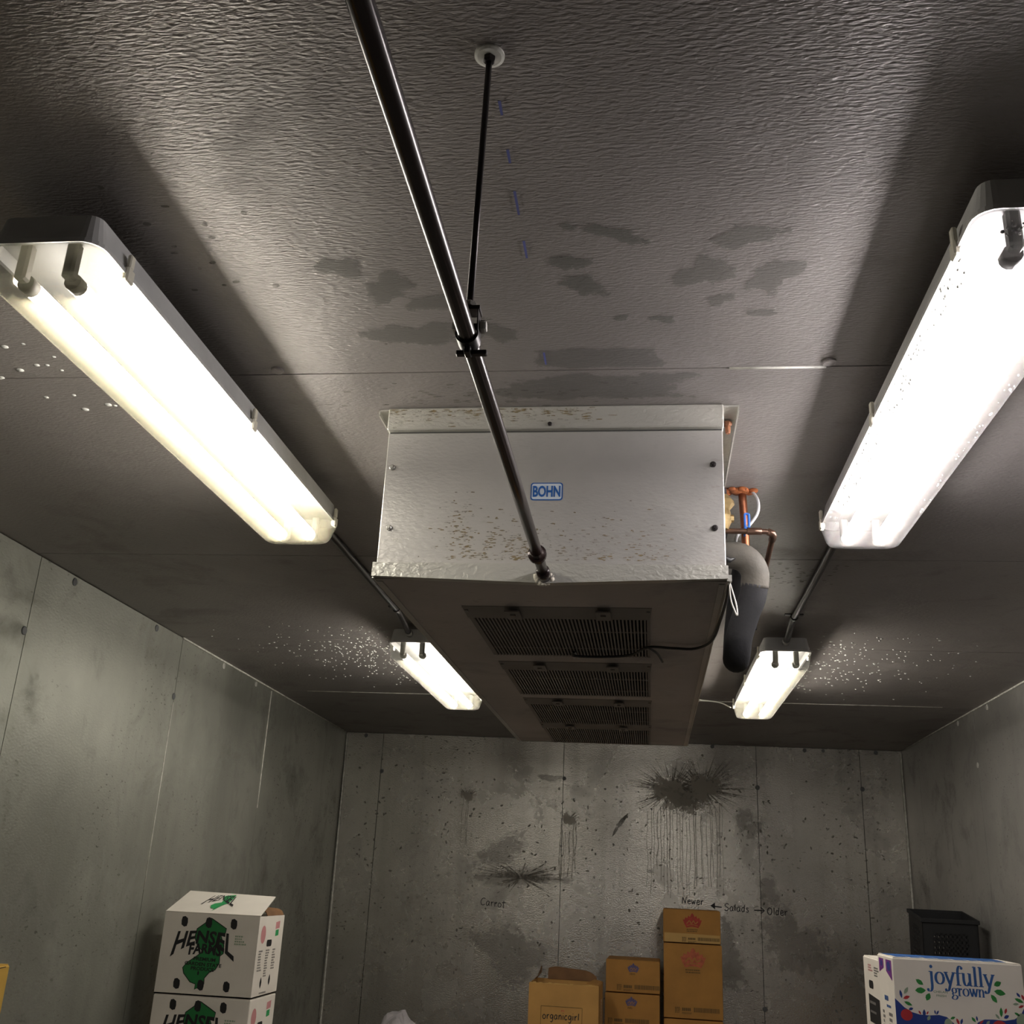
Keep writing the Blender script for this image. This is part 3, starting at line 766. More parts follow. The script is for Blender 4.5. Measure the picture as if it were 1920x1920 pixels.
# drain pan: bottom sheet with four openings, folded lips, front lip sagging at the middle
grills = [(2.315, 2.80), (2.935, 3.42), (3.545, 4.05), (4.115, 4.62)]
GX0, GX1 = -.412, .004
bm = bmesh.new(); zp0, zp1 = Z(.602), Z(.606)
box(bm, X0, GX0, Y0-.004, Y1+.006, zp0, zp1); box(bm, GX1, X1, Y0-.004, Y1+.006, zp0, zp1)
ys = [Y0-.004]+[v for g in grills for v in g]+[Y1+.006]
for i in range(0, len(ys), 2): box(bm, GX0, GX1, ys[i], ys[i+1], zp0, zp1)
from_bm('drain_pan', bm, 'pan', T)
bm = bmesh.new()
n = 24; prof = []
for k in range(n+1):
    x = X0-.004+(X1-X0+.006)*k/n; u = abs(x+.205)
    sag = .013*max(0, 1-u/.37)
    dent = .012*math.exp(-((x+.165)/.05)**2)
    prof.append((x, Z(.603)-sag, Z(.634)-.002*k/n, dent))
for yo, flip in ((Y0-.022, 0),):
    top = [bm.verts.new((x, yo, zt)) for x, zb, zt, d in prof]; bot = [bm.verts.new((x, yo-.002, zb)) for x, zb, zt, d in prof]
    tb = [bm.verts.new((x, yo+.016, zt+.001)) for x, zb, zt, d in prof]; bb = [bm.verts.new((x, yo+.026, zb+.002)) for x, zb, zt, d in prof]
    for k in range(n):
        bm.faces.new((top[k], top[k+1], bot[k+1], bot[k])); bm.faces.new((tb[k], tb[k+1], top[k+1], top[k])); bm.faces.new((bot[k], bot[k+1], bb[k+1], bb[k])); bm.faces.new((tb[k+1], tb[k], bb[k], bb[k+1]))
from_bm('front_lip', bm, 'lip', T)
for xa, xb in ((X0-.005, X0-.001), (X1, X1+.004)):
    obox('side_lip', 'lip', T, xa, xb, Y0-.013, Y1+.006, Z(.601), Z(.634))
obox('rear_lip', 'lip', T, X0-.004, X1+.003, Y1+.004, Y1+.008, Z(.601), Z(.634))
# grilles
ns = 48
slatme = None
for gi, (ga, gb) in enumerate(grills):
    bm = bmesh.new()
    zt, zb = Z(.602), Z(.592)
    box(bm, GX0-.008, GX1+.008, gb-.008, gb+.004, zb+.004, zt)
    box(bm, GX0-.008, GX0, ga, gb, zb+.004, zt); box(bm, GX1, GX1+.008, ga, gb, zb+.004, zt)
    for yy in (ga+.20, gb-.095):
        box(bm, GX0, GX1, yy-.005, yy+.005, zb+.004, zb+.009)
    g = from_bm('grille', bm, 'slat', T)
    bm = bmesh.new()                         # sloped hood along the near edge
    hexa(bm, [(GX0-.012, ga-.02, zt-.001), (GX1+.012, ga-.02, zt-.001), (GX1+.008, ga+.055, zb), (GX0-.008, ga+.055, zb), (GX0-.012, ga-.02, zt+.003), (GX1+.012, ga-.02, zt+.003), (GX1+.008, ga+.055, zb+.004), (GX0-.008, ga+.055, zb+.004)])
    from_bm('hood', bm, 'slat', g)
    for bx in (-.305, -.095):
        bm = bmesh.new(); box(bm, bx-.017, bx+.017, ga-.024, ga+.05, zb-.004, zb-.001); box(bm, bx-.006, bx+.006, ga-.002, ga+.01, zb-.008, zb-.004)
        from_bm('bracket', bm, 'slat', g)
    L = gb-ga-.05
    if slatme is None:
        bm = bmesh.new(); box(bm, -.0021, .0021, 0, 1, -.005, .004)
        slatme = bpy.data.meshes.new('slat'); bm.to_mesh(slatme); bm.free(); slatme.materials.append(MT['slat'])
    for k in range(ns):
        o = bpy.data.objects.new('slat', slatme); COL.objects.link(o); o.parent = g
        o.location = (GX0+(GX1-GX0)*(k+.5)/ns, ga+.045, zb+.006); o.scale = (1, L, 1)
    obox('grille_shade_sheet', 'backing', T, GX0-.02, GX1+.02, ga-.02, gb+.02, Z(.665), Z(.67))  # black sheet standing in for the shade of the cavity above the grille
# screws on the front
for x, h in ((-.558, .859), (-.553, .717), (.146, .862), (.147, .718)):
    bm = bmesh.new(); disc(bm, (x, Y0-.006, Z(h)), (0, -1, 0), .0065, .005, 10); disc(bm, (x, Y0-.008, Z(h)), (0, -1, 0), .0042, .006, 6)
    from_bm('screw', bm, 'steel' if x < 0 else 'blacksteel', T)
bm = bmesh.new(); disc(bm, (-.207, Y0-.020, Z(.955)), (0, -1, 0), .005, .005, 8); from_bm('screw', bm, 'blacksteel', T)
bm = bmesh.new(); disc(bm, (X1+.016, Y0+.06, Z(.992)), (0, 0, -1), .010, .010, 6); disc(bm, (X1+.016, Y0+.06, Z(.984)), (0, 0, -1), .006, .02, 8)
from_bm('rusty_bolt', bm, 'rust', T)
# badge
def rr2(x0, x1, y0, y1, r, n=4):
    out = []
    for cx, cy, a0 in ((x1-r, y1-r, 0), (x0+r, y1-r, 90), (x0+r, y0+r, 180), (x1-r, y0+r, 270)):
        for k in range(n+1):
            a = math.radians(a0+90*k/n); out.append((cx+r*math.cos(a), cy+r*math.sin(a)))
    return out
FF = Face((-.210, Y0-.006, Z(.801)), (1, 0, 0), (0, 0, 1), .0008)
bd = poly_print('badge', FF, [rr2(-.035, .035, -.0205, .0205, .006)], 'badgeblue', T)
poly_print('badge_face', FF, [rr2(-.0325, .0325, -.018, .018, .005)], 'badge', bd, 1.6)
tp = text_polys('BOHN', .0345, bold=.0011, xscale=.62)
poly_print('lettering', FF, shift(tp, 0, -.0118), 'badgeblue', bd, 2.4)
# grime on the front panel
FP = Face((0, Y0-.006, Z(0)), (1, 0, 0), (0, 0, 1), .0006)
rd = random.Random(5)
sp = []
for i in range(620):
    x = rd.choice((-.40, -.40, -.33, -.29, -.29, -.22, -.12, 0.0))+rd.gauss(0, .035); h = .645+abs(rd.gauss(0, .05))+(.05 if x < -.36 and rd.random() < .5 else 0)
    h = min(h, .80)
    sp.append(blob(x, h, rd.uniform(.0012, .007), rd.uniform(.0007, .0016), 7, seed=i))
poly_print('mould_specks', FP, sp, 'mould', T)['kind'] = 'stuff'
FR2 = Face((0, Y0-.020, Z(0)), (1, 0, 0), (0, 0, 1), .0006)
sp = [blob(rd.uniform(-.57, -.1) if i % 3 else rd.gauss(-.34, .1), .9945-abs(rd.gauss(0, .015)), rd.uniform(.002, .012), rd.uniform(.0007, .0016), 7, seed=i) for i in range(220)]
poly_print('mould_specks', FR2, [q for q in sp if min(b for a, b in q) > .948], 'mould', T)['kind'] = 'stuff'
# cable over the first grilles
otube('cable', 'blackwire', T, [(-.19, 2.70, Z(.585)), (-.19, 2.72, Z(.579)), (-.12, 2.745, Z(.583)), (-.04, 2.72, Z(.584)), (.006, 2.64, Z(.588)), (.07, 2.655, Z(.590)), (.127, 2.668, Z(.593)), (.165, 2.58, Z(.594)), (.174, 2.40, Z(.599)), (.176, 2.2, Z(.598)), (.174, 2.1, Z(.606))], .0035, 8, 5)
otube('cable', 'blackwire', T, [(.006, 2.64, Z(.588)), (.03, 2.70, Z(.585)), (.045, 2.82, Z(.588))], .003, 8, 4)
otube('cable_tie', 'greywire', T, [(-.193, 2.70, Z(.583)), (-.195, 2.80, Z(.587))], .002, 6)
otube('cable_tie', 'greywire', T, [(-.185, 2.70, Z(.583)), (-.183, 2.80, Z(.587))], .002, 6)
otube('cable_tie', 'whitewire', T, [(.173, 2.075, Z(.612)), (.176, 2.085, Z(.57)), (.184, 2.09, Z(.545)), (.189, 2.09, Z(.535)), (.188, 2.09, Z(.555)), (.180, 2.085, Z(.585)), (.173, 2.075, Z(.605))], .0016, 6, 4)
obox('corner_tab', 'lip', T, X1, X1+.010, Y0-.017, Y0-.003, Z(.600), Z(.613))

# ------------------------------------------------------------------ drain pipe and its hanger
D = thing('drain_pipe', 'long dark copper drain pipe running overhead from the ceiling cooler', 'pipe', (0, 0, 0))
zd = Z(.605)
otube('pipe', 'oldcopper', D, [(-.2065, 2.064, zd), (-.2065, 1.5, zd), (-.2085, .6, zd), (-.2105, -1.58, zd)], .0108, 24)
bm = bmesh.new()
yy = 1.905
tube(bm, [(-.207, yy+.03, zd), (-.207, yy+.026, zd), (-.207, yy+.012, zd), (-.207, yy+.006, zd), (-.207, yy-.004, zd), (-.207, yy-.006, zd), (-.207, yy-.022, zd)], [.0118, .0135, .0145, .0185, .0185, .014, .0118], 20)
from_bm('coupling', bm, 'oldcopper', D, False)
otube('adapter', 'oldcopper', D, [(-.2065, 2.015, zd), (-.2065, 2.018, zd), (-.2065, 2.066, zd)], [.0108, .0142, .0142], 20)
bm = bmesh.new(); rd = random.Random(4)
for i in range(22):
    a = rd.uniform(-.5, 3.7)
    bmesh.ops.create_icosphere(bm, subdivisions=1, radius=rd.uniform(.005, .009), matrix=Matrix.Translation((-.2065+.0185*math.cos(a), 2.062, zd-.002-.013*abs(math.sin(a)) if i % 2 else zd+.004*math.sin(a))))
from_bm('putty_seal', bm, 'putty', D, True)

H = thing('pipe_hanger', 'thin rod and dark clevis clamp holding the drain pipe', 'hanger', (0, 0, 0))
bm = bmesh.new(); disc(bm, (-.199, 1.03, CEIL), (0, 0, -1), .0195, .004, 24); from_bm('ceiling_flange', bm, 'caulk', H)
bm = bmesh.new(); disc(bm, (-.199, 1.03, CEIL-.004), (0, 0, -1), .008, .008, 6); from_bm('nut', bm, 'blacksteel', H)
otube('rod', 'blacksteel', H, [(-.199, 1.03, CEIL-.003), (-.2075, 1.055, Z(.652))], .0042, 8)
bm = bmesh.new()
yc = 1.06; xc = -.2077
pts = [(xc-.014, yc, Z(.598))]+[(xc+.0145*math.cos(a), yc, zd-.002+.0155*math.sin(a)) for a in [math.pi+.2+(math.pi-.4)*k/10 for k in range(11)]]
def strip(bm, P, y0, y1, th=.002):
    A = [bm.verts.new((p[0], y0, p[2])) for p in P]; B = [bm.verts.new((p[0], y1, p[2])) for p in P]
    c = Vector((xc, 0, zd))
    A2 = []; B2 = []
    for p in P:
        d = Vector((p[0]-c.x, 0, p[2]-c.z)).normalized()*th
        A2.append(bm.verts.new((p[0]+d.x, y0, p[2]+d.z))); B2.append(bm.verts.new((p[0]+d.x, y1, p[2]+d.z)))
    for i in range(len(P)-1):
        bm.faces.new((A[i], A[i+1], B[i+1], B[i])); bm.faces.new((A2[i], B2[i], B2[i+1], A2[i+1]))
        bm.faces.new((A[i], A2[i], A2[i+1], A[i+1])); bm.faces.new((B[i], B[i+1], B2[i+1], B2[i]))
    bm.faces.new((A[0], B[0], B2[0], A2[0])); bm.faces.new((A[-1], A2[-1], B2[-1], B[-1]))
arc = [(xc+.0118*math.cos(a), 0, zd+.0118*math.sin(a)) for a in [math.pi*(.9+1.2*k/30) for k in range(31)]]
arc = [(xc-.0115, 0, Z(.640))]+arc+[(xc+.0115, 0, Z(.640))]
strip(bm, arc, yc-.011, yc+.011)
from_bm('clevis', bm, 'blacksteel', H)
obox('clevis_top', 'blacksteel', H, xc-.0135, xc+.0135, yc-.010, yc+.010, Z(.638), Z(.643))
otube('bolt', 'blacksteel', H, [(xc-.017, yc+.005, Z(.622)), (xc+.018, yc+.005, Z(.622))], .0045, 8)
bm = bmesh.new(); disc(bm, (xc-.0135, yc+.005, Z(.622)), (-1, 0, 0), .0085, .007, 6); disc(bm, (xc+.0135, yc+.005, Z(.622)), (1, 0, 0), .0085, .007, 6); from_bm('nut', bm, 'steel', H)
bm = bmesh.new(); disc(bm, (-.2075, 1.055, Z(.643)), (0, 0, 1), .008, .007, 6); from_bm('nut', bm, 'steel', H)
bm = bmesh.new()      # lower saddle with two lugs hanging under the pipe
box(bm, xc-.015, xc+.022, yc+.006, yc+.014, zd-.0185, zd-.0125, .001); box(bm, xc-.004, xc+.004, yc-.004, yc+.012, zd-.021, zd-.012, .001)
from_bm('saddle', bm, 'blacksteel', H)

# ------------------------------------------------------------------ refrigerant lines at the cooler's right side
S = thing('suction_line', 'fat black foam-insulated pipe bending down beside the cooler', 'pipe', (0, 0, 0))
pa = [(.15, 2.50, Z(.797)), (.20, 2.50, Z(.797)), (.248, 2.50, Z(.787)), (.272, 2.505, Z(.755)), (.272, 2.515, Z(.715))]
pb = [(.272, 2.512, Z(.722)), (.266, 2.52, Z(.69)), (.252, 2.53, Z(.655)), (.240, 2.54, Z(.62)), (.232, 2.55, Z(.59)), (.230, 2.575, Z(.563)), (.231, 2.615, Z(.556)), (.235, 2.65, Z(.58)), (.24, 2.66, Z(.64)), (.252, 2.64, Z(.74)), (.262, 2.61, Z(.80))]
otube('insulation', 'dustfoam', S, pa, .0345, 18, 5)
otube('insulation', 'foamblack', S, pb, [.0335]*(5*(len(pb)-1)+1), 18, 5)
otube('riser', 'copper', S, [(.262, 2.61, Z(.79)), (.262, 2.60, Z(.88)), (.255, 2.58, Z(.999))], .0105, 14, 4)
f1 = otube('torn_patch', 'blackwire', S, [(.172, 2.468, Z(.775)), (.19, 2.4665, Z(.780)), (.21, 2.468, Z(.772)), (.222, 2.470, Z(.778))], [.004, .009, .007, .002], 8, 0)
C1 = thing('copper_line', 'thin brown copper pipe with an elbow beside the cooler', 'pipe', (0, 0, 0))
otube('pipe', 'brownpipe', C1, [(.15, 2.48, Z(.853)), (.22, 2.48, Z(.852)), (.30, 2.48, Z(.851)), (.312, 2.482, Z(.849)), (.319, 2.492, Z(.845)), (.319, 2.52, Z(.838)), (.311, 2.65, Z(.79)), (.303, 2.76, Z(.748))], .0072, 12, 0)
otube('fitting', 'brownpipe', C1, [(.255, 2.48, Z(.852)), (.29, 2.48, Z(.8515))], .0095, 12)
otube('fitting', 'brownpipe', C1, [(.305, 2.481, Z(.851)), (.316, 2.484, Z(.848)), (.3195, 2.494, Z(.845)), (.319, 2.512, Z(.840))], .0092, 12)
otube('insulation', 'foamblack', C1, [(.311, 2.66, Z(.786)), (.303, 2.77, Z(.742)), (.296, 2.80, Z(.715)), (.293, 2.805, Z(.68))], .0125, 10, 4)
obox('coil_header', 'foamblack', T, X1-.002, X1+.038, 2.50, 2.57, Z(.845), Z(.985), bevel=.01)
bm = bmesh.new()
tube(bm, [(.198, 2.46, Z(.94)), (.198, 2.46, Z(.925)), (.198, 2.46, Z(.915)), (.198, 2.46, Z(.90)), (.198, 2.46, Z(.885)), (.198, 2.46, Z(.87)), (.198, 2.46, Z(.85))], [.012, .024, .026, .014, .018, .018, .009], 8)
tube(bm, [(.163, 2.46, Z(.878)), (.203, 2.46, Z(.878)), (.221, 2.46, Z(.878))], [.010, .012, .009], 6)
V = from_bm('expansion_valve', bm, 'brass'); tag(V, 'tarnished brass valve tucked between cooler and copper pipes', 'valve')
bm = bmesh.new(); rd = random.Random(6)
for i in range(34):
    a = rd.uniform(0, 6.28); r = rd.uniform(.0, 1)
    rr = rd.uniform(.006, .013)
    bmesh.ops.create_icosphere(bm, subdivisions=2, radius=rr, matrix=Matrix.Translation((.243+.046*r*math.cos(a), 2.575+.02*r*math.sin(a), CEIL-.004+.0*i))@Matrix.Diagonal((1.2, 1, .7, 1)))
F = from_bm('foam_seal', bm, 'orange', None, True); tag(F, 'lumpy orange foam sealing the pipe hole in the ceiling', 'foam')
Wg = otube('control_wire', 'greywire', None, [(.278, 2.575, Z(.999)), (.292, 2.56, Z(.965)), (.289, 2.55, Z(.925)), (.262, 2.545, Z(.885)), (.236, 2.54, Z(.86)), (.228, 2.54, Z(.83))], .0045, 8, 5)
tag(Wg, 'grey wire curving down from the orange foam', 'wire')
bm = bmesh.new(); tube(bm, [(.252, 2.50, Z(.865)), (.252, 2.50, Z(.905))], .003, 6); tube(bm, [(.262, 2.50, Z(.868)), (.262, 2.50, Z(.905))], .003, 6); tube(bm, [(.252, 2.50, Z(.905)), (.262, 2.50, Z(.905))], .003, 6); tube(bm, [(.250, 2.50, Z(.845)), (.252, 2.50, Z(.868)), (.262, 2.50, Z(.868))], .003, 6)
tag(from_bm('wire_clip', bm, 'bluetag'), 'small bright blue clip hanging between the copper pipes', 'clip')
Ww = otube('signal_wire', 'whitewire', None, [(.18, 5.62, Z(.99)), (.30, 5.70, Z(.985)), (.40, 5.62, Z(.96)), (.448, 5.47, Z(.91))], .0035, 6, 5)
tag(Ww, 'thin white wire strung from behind the cooler to the far right light fixture', 'wire')

# ------------------------------------------------------------------ cartons
def carton(name, label, cat, group, loc, wd, dp, ht, mat, rotz=0, lid=True, top=None):
    t = thing(name, label, cat, loc, rotz, group)
    bm = bmesh.new()
    if lid:
        box(bm, -wd/2, wd/2, 0, dp, .001, ht, .004, 2)
        from_bm('body', bm, mat, t)
        bm = bmesh.new()
        g = .002
        box(bm, -wd/2+.004, wd/2-.004, .003, dp/2-g, ht, ht+.003); from_bm('flap', bm, top or mat, t)
        bm = bmesh.new(); box(bm, -wd/2+.004, wd/2-.004, dp/2+g, dp-.003, ht, ht+.003); from_bm('flap', bm, top or mat, t)
    else:
        th = .005
        box(bm, -wd/2, wd/2, 0, th, .001, ht); box(bm, -wd/2, wd/2, dp-th, dp, .001, ht)
        box(bm, -wd/2, -wd/2+th, th, dp-th, .001, ht); box(bm, wd/2-th, wd/2, th, dp-th, .001, ht); box(bm, -wd/2, wd/2, 0, dp, .001, .006)
        from_bm('body', bm, mat, t)
    front = Face((-wd/2, 0, 0), (1, 0, 0), (0, 0, 1)); left = Face((-wd/2, dp, 0), (0, -1, 0), (0, 0, 1)); right = Face((wd/2, 0, 0), (0, 1, 0), (0, 0, 1))
    return t, front, left, right

def bars(x0, x1, y0, y1, seed, n=14):
    rd = random.Random(seed); P = []; x = x0
    while x < x1:
        d = rd.uniform(.3, 1)*(x1-x0)/n*1.4; P.append([(x, y0), (min(x+d*.62, x1), y0), (min(x+d*.62, x1), y1), (x, y1)]); x += d
    return P
def textlines(x0, x1, y0, y1, rows, seed, fill=.6):
    rd = random.Random(seed); P = []
    h = (y1-y0)/rows
    for r in range(rows):
        y = y1-h*(r+1); x = x0; e = x0+(x1-x0)*rd.uniform(.55, 1)
        while x < e:
            d = rd.uniform(.003, .009); P.append([(x, y+h*.2), (min(x+d, e), y+h*.2), (min(x+d, e), y+h*.8), (x, y+h*.8)]); x += d+.0025
    return P

# white farm cartons at the left wall
HQ = [(325, 410), (1440, 500), (1300, 1540), (165, 1430)]
hw, hh, hd = .42, .32, .315
hm = homography(HQ, hw, hh)
NJ = [(830, 505), (870, 520), (960, 590), (1035, 650), (1022, 705), (965, 720), (1000, 860), (990, 960), (950, 990), (940, 1080), (890, 1160), (820, 1190), (760, 1260), (755, 1330), (700, 1400), (690, 1370), (640, 1395), (655, 1330), (590, 1300), (520, 1190), (510, 1120), (560, 1060), (620, 1020), (750, 930), (680, 830), (660, 740), (690, 640), (790, 570)]
HEXC = [(545, 545), (830, 570), (1125, 595), (435, 1315), (715, 1345), (1018, 1375)]
def hensel_polys(size, half, capmid, capgrow, pw, xs, bold, slant=.16):
    def wf(a, b):
        k = a/half; cap = size*.70; t = (cap-b)/cap
        h = capmid+capgrow*abs(k)**pw
        return (a-slant*t*h*(1 if k < .5 else -.6*(k-.5)*2)*(.4+abs(k)), -.012*abs(k)*capmid/.05-t*h)
    return text_polys('HENSEL', size, wf, bold, xscale=xs)
def hensel(z0, label, full=True, seed=0, opened=False):
    t, fr, lf, rt = carton('produce_carton', label, 'carton', 'white farm produce cartons by the left wall', (-1.81, 4.5, z0), hw, hd, hh-.003, 'white', 0, not opened)
    if not full: return t
    poly_print('state_shape', fr, [[hm(*q) for q in NJ]], 'green', t, 1)
    h6 = []
    for x, y in HEXC:
        u, v = hm(x, y); h6.append([(u, v+.021), (u+.0125, v+.013), (u+.0145, v-.004), (u+.0115, v-.018), (u, v-.021), (u-.0125, v-.013), (u-.0145, v+.004), (u-.0115, v+.018)])
    split_print('vent_hole', fr, h6, 'ink', t, 2.2)
    P = shift(hensel_polys(.078, .128, .046, .056, 2.3, .92, .0024), *hm(790, 665))
    def farms(a, b):
        k = a/.08; return (a-.06*(.04-b), (b-.034)*(1+.3*abs(k)))
    P += shift(text_polys('FARMS', .048, farms, .0019, xscale=1.0), *hm(790, 835))
    for w_, x_, y_, sz, xs in (('PREMIUM', 765, 1045, .0185, 1.28), ('GARDEN STATE', 745, 1108, .0185, 1.22), ('PRODUCE', 735, 1165, .0185, 1.2)):
        P += shift(text_polys(w_, sz, None, .0006, xscale=xs), *hm(x_, y_), 1, -.03)
    a_, b_ = hm(690, 1195)
    P += [circle_poly(a_, b_, .004, .008)]
    P += ribbon_polys([hm(*q) for q in NJ+NJ[:1]], .0035, n=0)
    poly_print('lettering', fr, P, 'ink', t, 1.7)
    poly_print('faded_stamp', fr, textlines(hm(1120, 860)[0], hm(1290, 700)[0], hm(1120, 860)[1], hm(1120, 730)[1], 4, 3+seed), 'leafpale', t, 1)
    # right side print: two crests, hand hole, lists
    s = hd/.315
    poly_print('side_crest', rt, [circle_poly(.062*s, .245, .030, .036)], 'pink', t)
    poly_print('side_crest', rt, [[(.21, .262), (.262, .266), (.262, .295), (.21, .29)]], 'pink', t)
    poly_print('side_crest', rt, [[(.215, .233), (.255, .236), (.255, .26), (.215, .258)]], 'greenlight', t)
    poly_print('hand_hole', rt, [rr2(.115, .178, .195, .222, .009)], 'ink', t)
    P = textlines(.03, .085, .10, .185, 8, 5+seed)+textlines(.115, .165, .075, .185, 11, 6+seed)+textlines(.2, .25, .10, .185, 8, 7+seed)
    poly_print('side_lettering', rt, P, 'fadedink', t)
    split_print('vent_hole', rt, [leaf_poly(.095, .055, .045, .022, math.pi/2), leaf_poly(.2, .06, .045, .022, math.pi/2)], 'ink', t)
    poly_print('side_lettering', rt, textlines(.09, .2, .01, .02, 1, 9), 'fadedink', t)
    return t
ht_ = hensel(EYE-.50, 'white farm produce carton with tilted open flap, top of the stack by left wall', True, 0, True)
hensel(EYE-.82, 'white farm produce carton directly under the open-flapped one at left', True, 2)
hensel(EYE-1.14, 'white farm produce carton low in the left wall stack', False)
hensel(EYE-1.46, 'bottom white farm produce carton on the pallet by left wall', False)
# tilted flap and the curled inner flaps of the top carton
def quad_flap(name, parent, a, b, c, d, mat, th=.004):
    a, b, c, d = map(Vector, (a, b, c, d)); n = (b-a).cross(d-a).normalized()*th
    bm = bmesh.new(); hexa(bm, [a, b, c, d, a+n, b+n, c+n, d+n]); return from_bm(name, bm, mat, parent)
fl = quad_flap('flap', ht_, (-hw/2, .001, hh-.003), (hw/2, .001, hh-.003), (hw/2-.012, .20, hh+.071), (-hw/2+.012, .20, hh+.078), 'white')
FLF = Face((-hw/2, .001-.0020, hh+.0030), Vector((1, 0, -.005)).normalized(), Vector((0, .199, .0745)).normalized(), .0009)
fm = homography([(475, 195), (1560, 275), (1440, 500), (325, 410)], hw, .213)
NJF = [(955, 240), (1000, 225), (1060, 250), (1045, 290), (1020, 325), (985, 350), (940, 370), (900, 395), (845, 432), (865, 405), (820, 395), (812, 365), (850, 345), (920, 335), (935, 310), (915, 285)]
poly_print('state_shape', FLF, [[fm(*q) for q in NJF]], 'greenlight', fl, 1)
poly_print('lettering', FLF, shift(hensel_polys(.034, .055, .05, .05, 1.5, .95, .0006), *fm(955, 252)), 'ink', fl, 1.4)
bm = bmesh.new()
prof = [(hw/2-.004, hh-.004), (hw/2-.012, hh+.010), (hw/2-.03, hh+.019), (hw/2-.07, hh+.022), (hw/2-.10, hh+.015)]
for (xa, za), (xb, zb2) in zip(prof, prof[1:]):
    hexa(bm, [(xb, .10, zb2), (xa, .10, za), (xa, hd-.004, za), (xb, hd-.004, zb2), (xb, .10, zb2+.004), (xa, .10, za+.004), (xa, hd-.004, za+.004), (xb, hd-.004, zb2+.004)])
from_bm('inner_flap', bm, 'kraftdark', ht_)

# yellow carton cut by the left edge
yt, fr, lf, rt = carton('yellow_carton', 'yellow cardboard carton cut off by the left edge of the picture', 'carton', None, (-1.905, 2.52, EYE-.61), .31, .42, .33, 'yellow')
poly_print('crease', rt, [ribbon_polys([(.0, .305), (.2, .315), (.40, .327)], .002, n=0)[i] for i in range(2)], 'ink', yt)
poly_print('lettering', rt, bars(.36, .41, .12, .15, 3), 'brownink', yt)
for k in range(3):
    carton('yellow_carton', ['yellow cardboard carton hidden just under the yellow one at left', 'lower yellow cardboard carton at left', 'bottom yellow cardboard carton at left'][k], 'carton', None, (-1.905, 2.52, EYE-.94-.33*k), .31, .42, .327, 'yellow')

# kraft cartons near the back wall
def crown(face, x, y, s, mat, parent):
    hp = [(-.62, -.52), (-.84, -.15), (-1.0, .28), (-.82, .26), (-.72, .52), (-.52, .42), (-.42, .68), (-.24, .56), (-.14, .80)]
    pts = hp+[(0, .95)]+[(-a, b) for a, b in hp[::-1]]+[(.3, -.43), (0, -.40), (-.3, -.43)]
    c = poly_print('crown_print', face, [[(x+a*s, y+b*s) for a, b in pts]], mat, parent, 1)
    poly_print('crown_detail', face, ribbon_polys([(x-.6*s, y-.12*s), (x-.3*s, y+.18*s), (x-.1*s, y-.1*s), (x+.12*s, y+.2*s), (x+.3*s, y-.08*s), (x+.6*s, y+.12*s)], .09*s)+ribbon_polys([(x-.55*s, y-.3*s), (x, y-.2*s), (x+.55*s, y-.3*s)], .06*s), 'kraft', c, 1.5)
    poly_print('crown_caption', face, textlines(x-.6*s, x+.6*s, y-.95*s, y-.6*s, 2, int(x*1000)), 'brownink', parent, 1)
    return c
def crown_carton(label, loc, wd, dp, ht, mat, cx, cy, cs, rot, group, kmat='kraft', lbl=None, tape=False):
    t, fr, lf, rt = carton('kraft_carton', label, 'carton', group, loc, wd, dp, ht-.008, kmat, rot)
    crown(fr, cx, cy, cs, mat, t)
    if tape:
        poly_print('paper_tape', fr, [[(.008, .003), (wd-.004, .003), (wd-.004, .052), (.16, .056), (.008, .056)]], 'tape', t, .8)
    x0, x1, y0, y1 = lbl
    poly_print('bar_print', fr, bars(x0+(x1-x0)*.42, x1, y0, y1, int(wd*1000+cy*100), 22), 'brownink', t, 1.6)
    poly_print('bar_print', fr, rect_list((x0+(x1-x0)*.16, x0+(x1-x0)*.36, y0+.004, y1-.004)), 'brownink', t, 1.6)
    poly_print('small_print', fr, textlines(x0, x0+(x1-x0)*.13, y0-.01, y1, 4, 5)+textlines(x0+(x1-x0)*.16, x0+(x1-x0)*.4, y0-.014, y0-.002, 2, 6), 'brownink', t, 1.6)
    return t, fr
def rect_list(*rs):
    out = []
    for x0, x1, y0, y1 in rs:
        n = 5
        for k in range(n):
            a = x0+(x1-x0)*k/n; out.append([(a, y0), (a+(x1-x0)/n*.8, y0), (a+(x1-x0)/n*.8, y1), (a, y1)])
    return out
gr = 'kraft cartons with a red crown'
ry, rx = 7.18, .312
RW = .362
crown_carton('short kraft carton with red crown, top of the tallest stack at back wall', (rx-.004, ry, EYE-.308), RW, .34, .203, 'red', .185, .122, .060, -.02, gr, lbl=(.12, .355, .016, .036), tape=True)
crown_carton('tall kraft carton with pale red crown, second in the tallest stack', (rx, ry, EYE-.745), RW+.004, .34, .437, 'redpale', .185, .335, .080, -.02, gr, lbl=(.07, .345, .04, .066))
crown_carton('kraft carton under the tall one in the tallest stack at back wall', (rx, ry, EYE-1.182), RW+.004, .34, .437, 'redpale', .185, .335, .080, -.02, gr, lbl=(.07, .345, .04, .066))
carton('kraft_carton', 'lowest kraft carton in the tallest stack at back wall', 'carton', gr, (rx, ry, EYE-1.41), RW, .34, .225, 'kraft', -.02)
gb_ = 'kraft cartons with a violet crown'
bx = -.064
crown_carton('kraft carton with small violet crown, top of the short stack', (bx, 7.12, EYE-.612), .338, .36, .193, 'crownblue', .172, .137, .037, -.02, gb_, lbl=(.07, .335, .022, .047))
crown_carton('kraft carton with small violet crown, second in the short stack', (bx-.003, 7.115, EYE-.805), .340, .36, .193, 'crownblue', .165, .137, .038, -.02, gb_, lbl=(.02, .275, .022, .047))
carton('kraft_carton', 'third kraft carton down in the violet crown stack', 'carton', gb_, (bx, 7.12, EYE-1.0), .338, .36, .19, 'kraft', -.02)
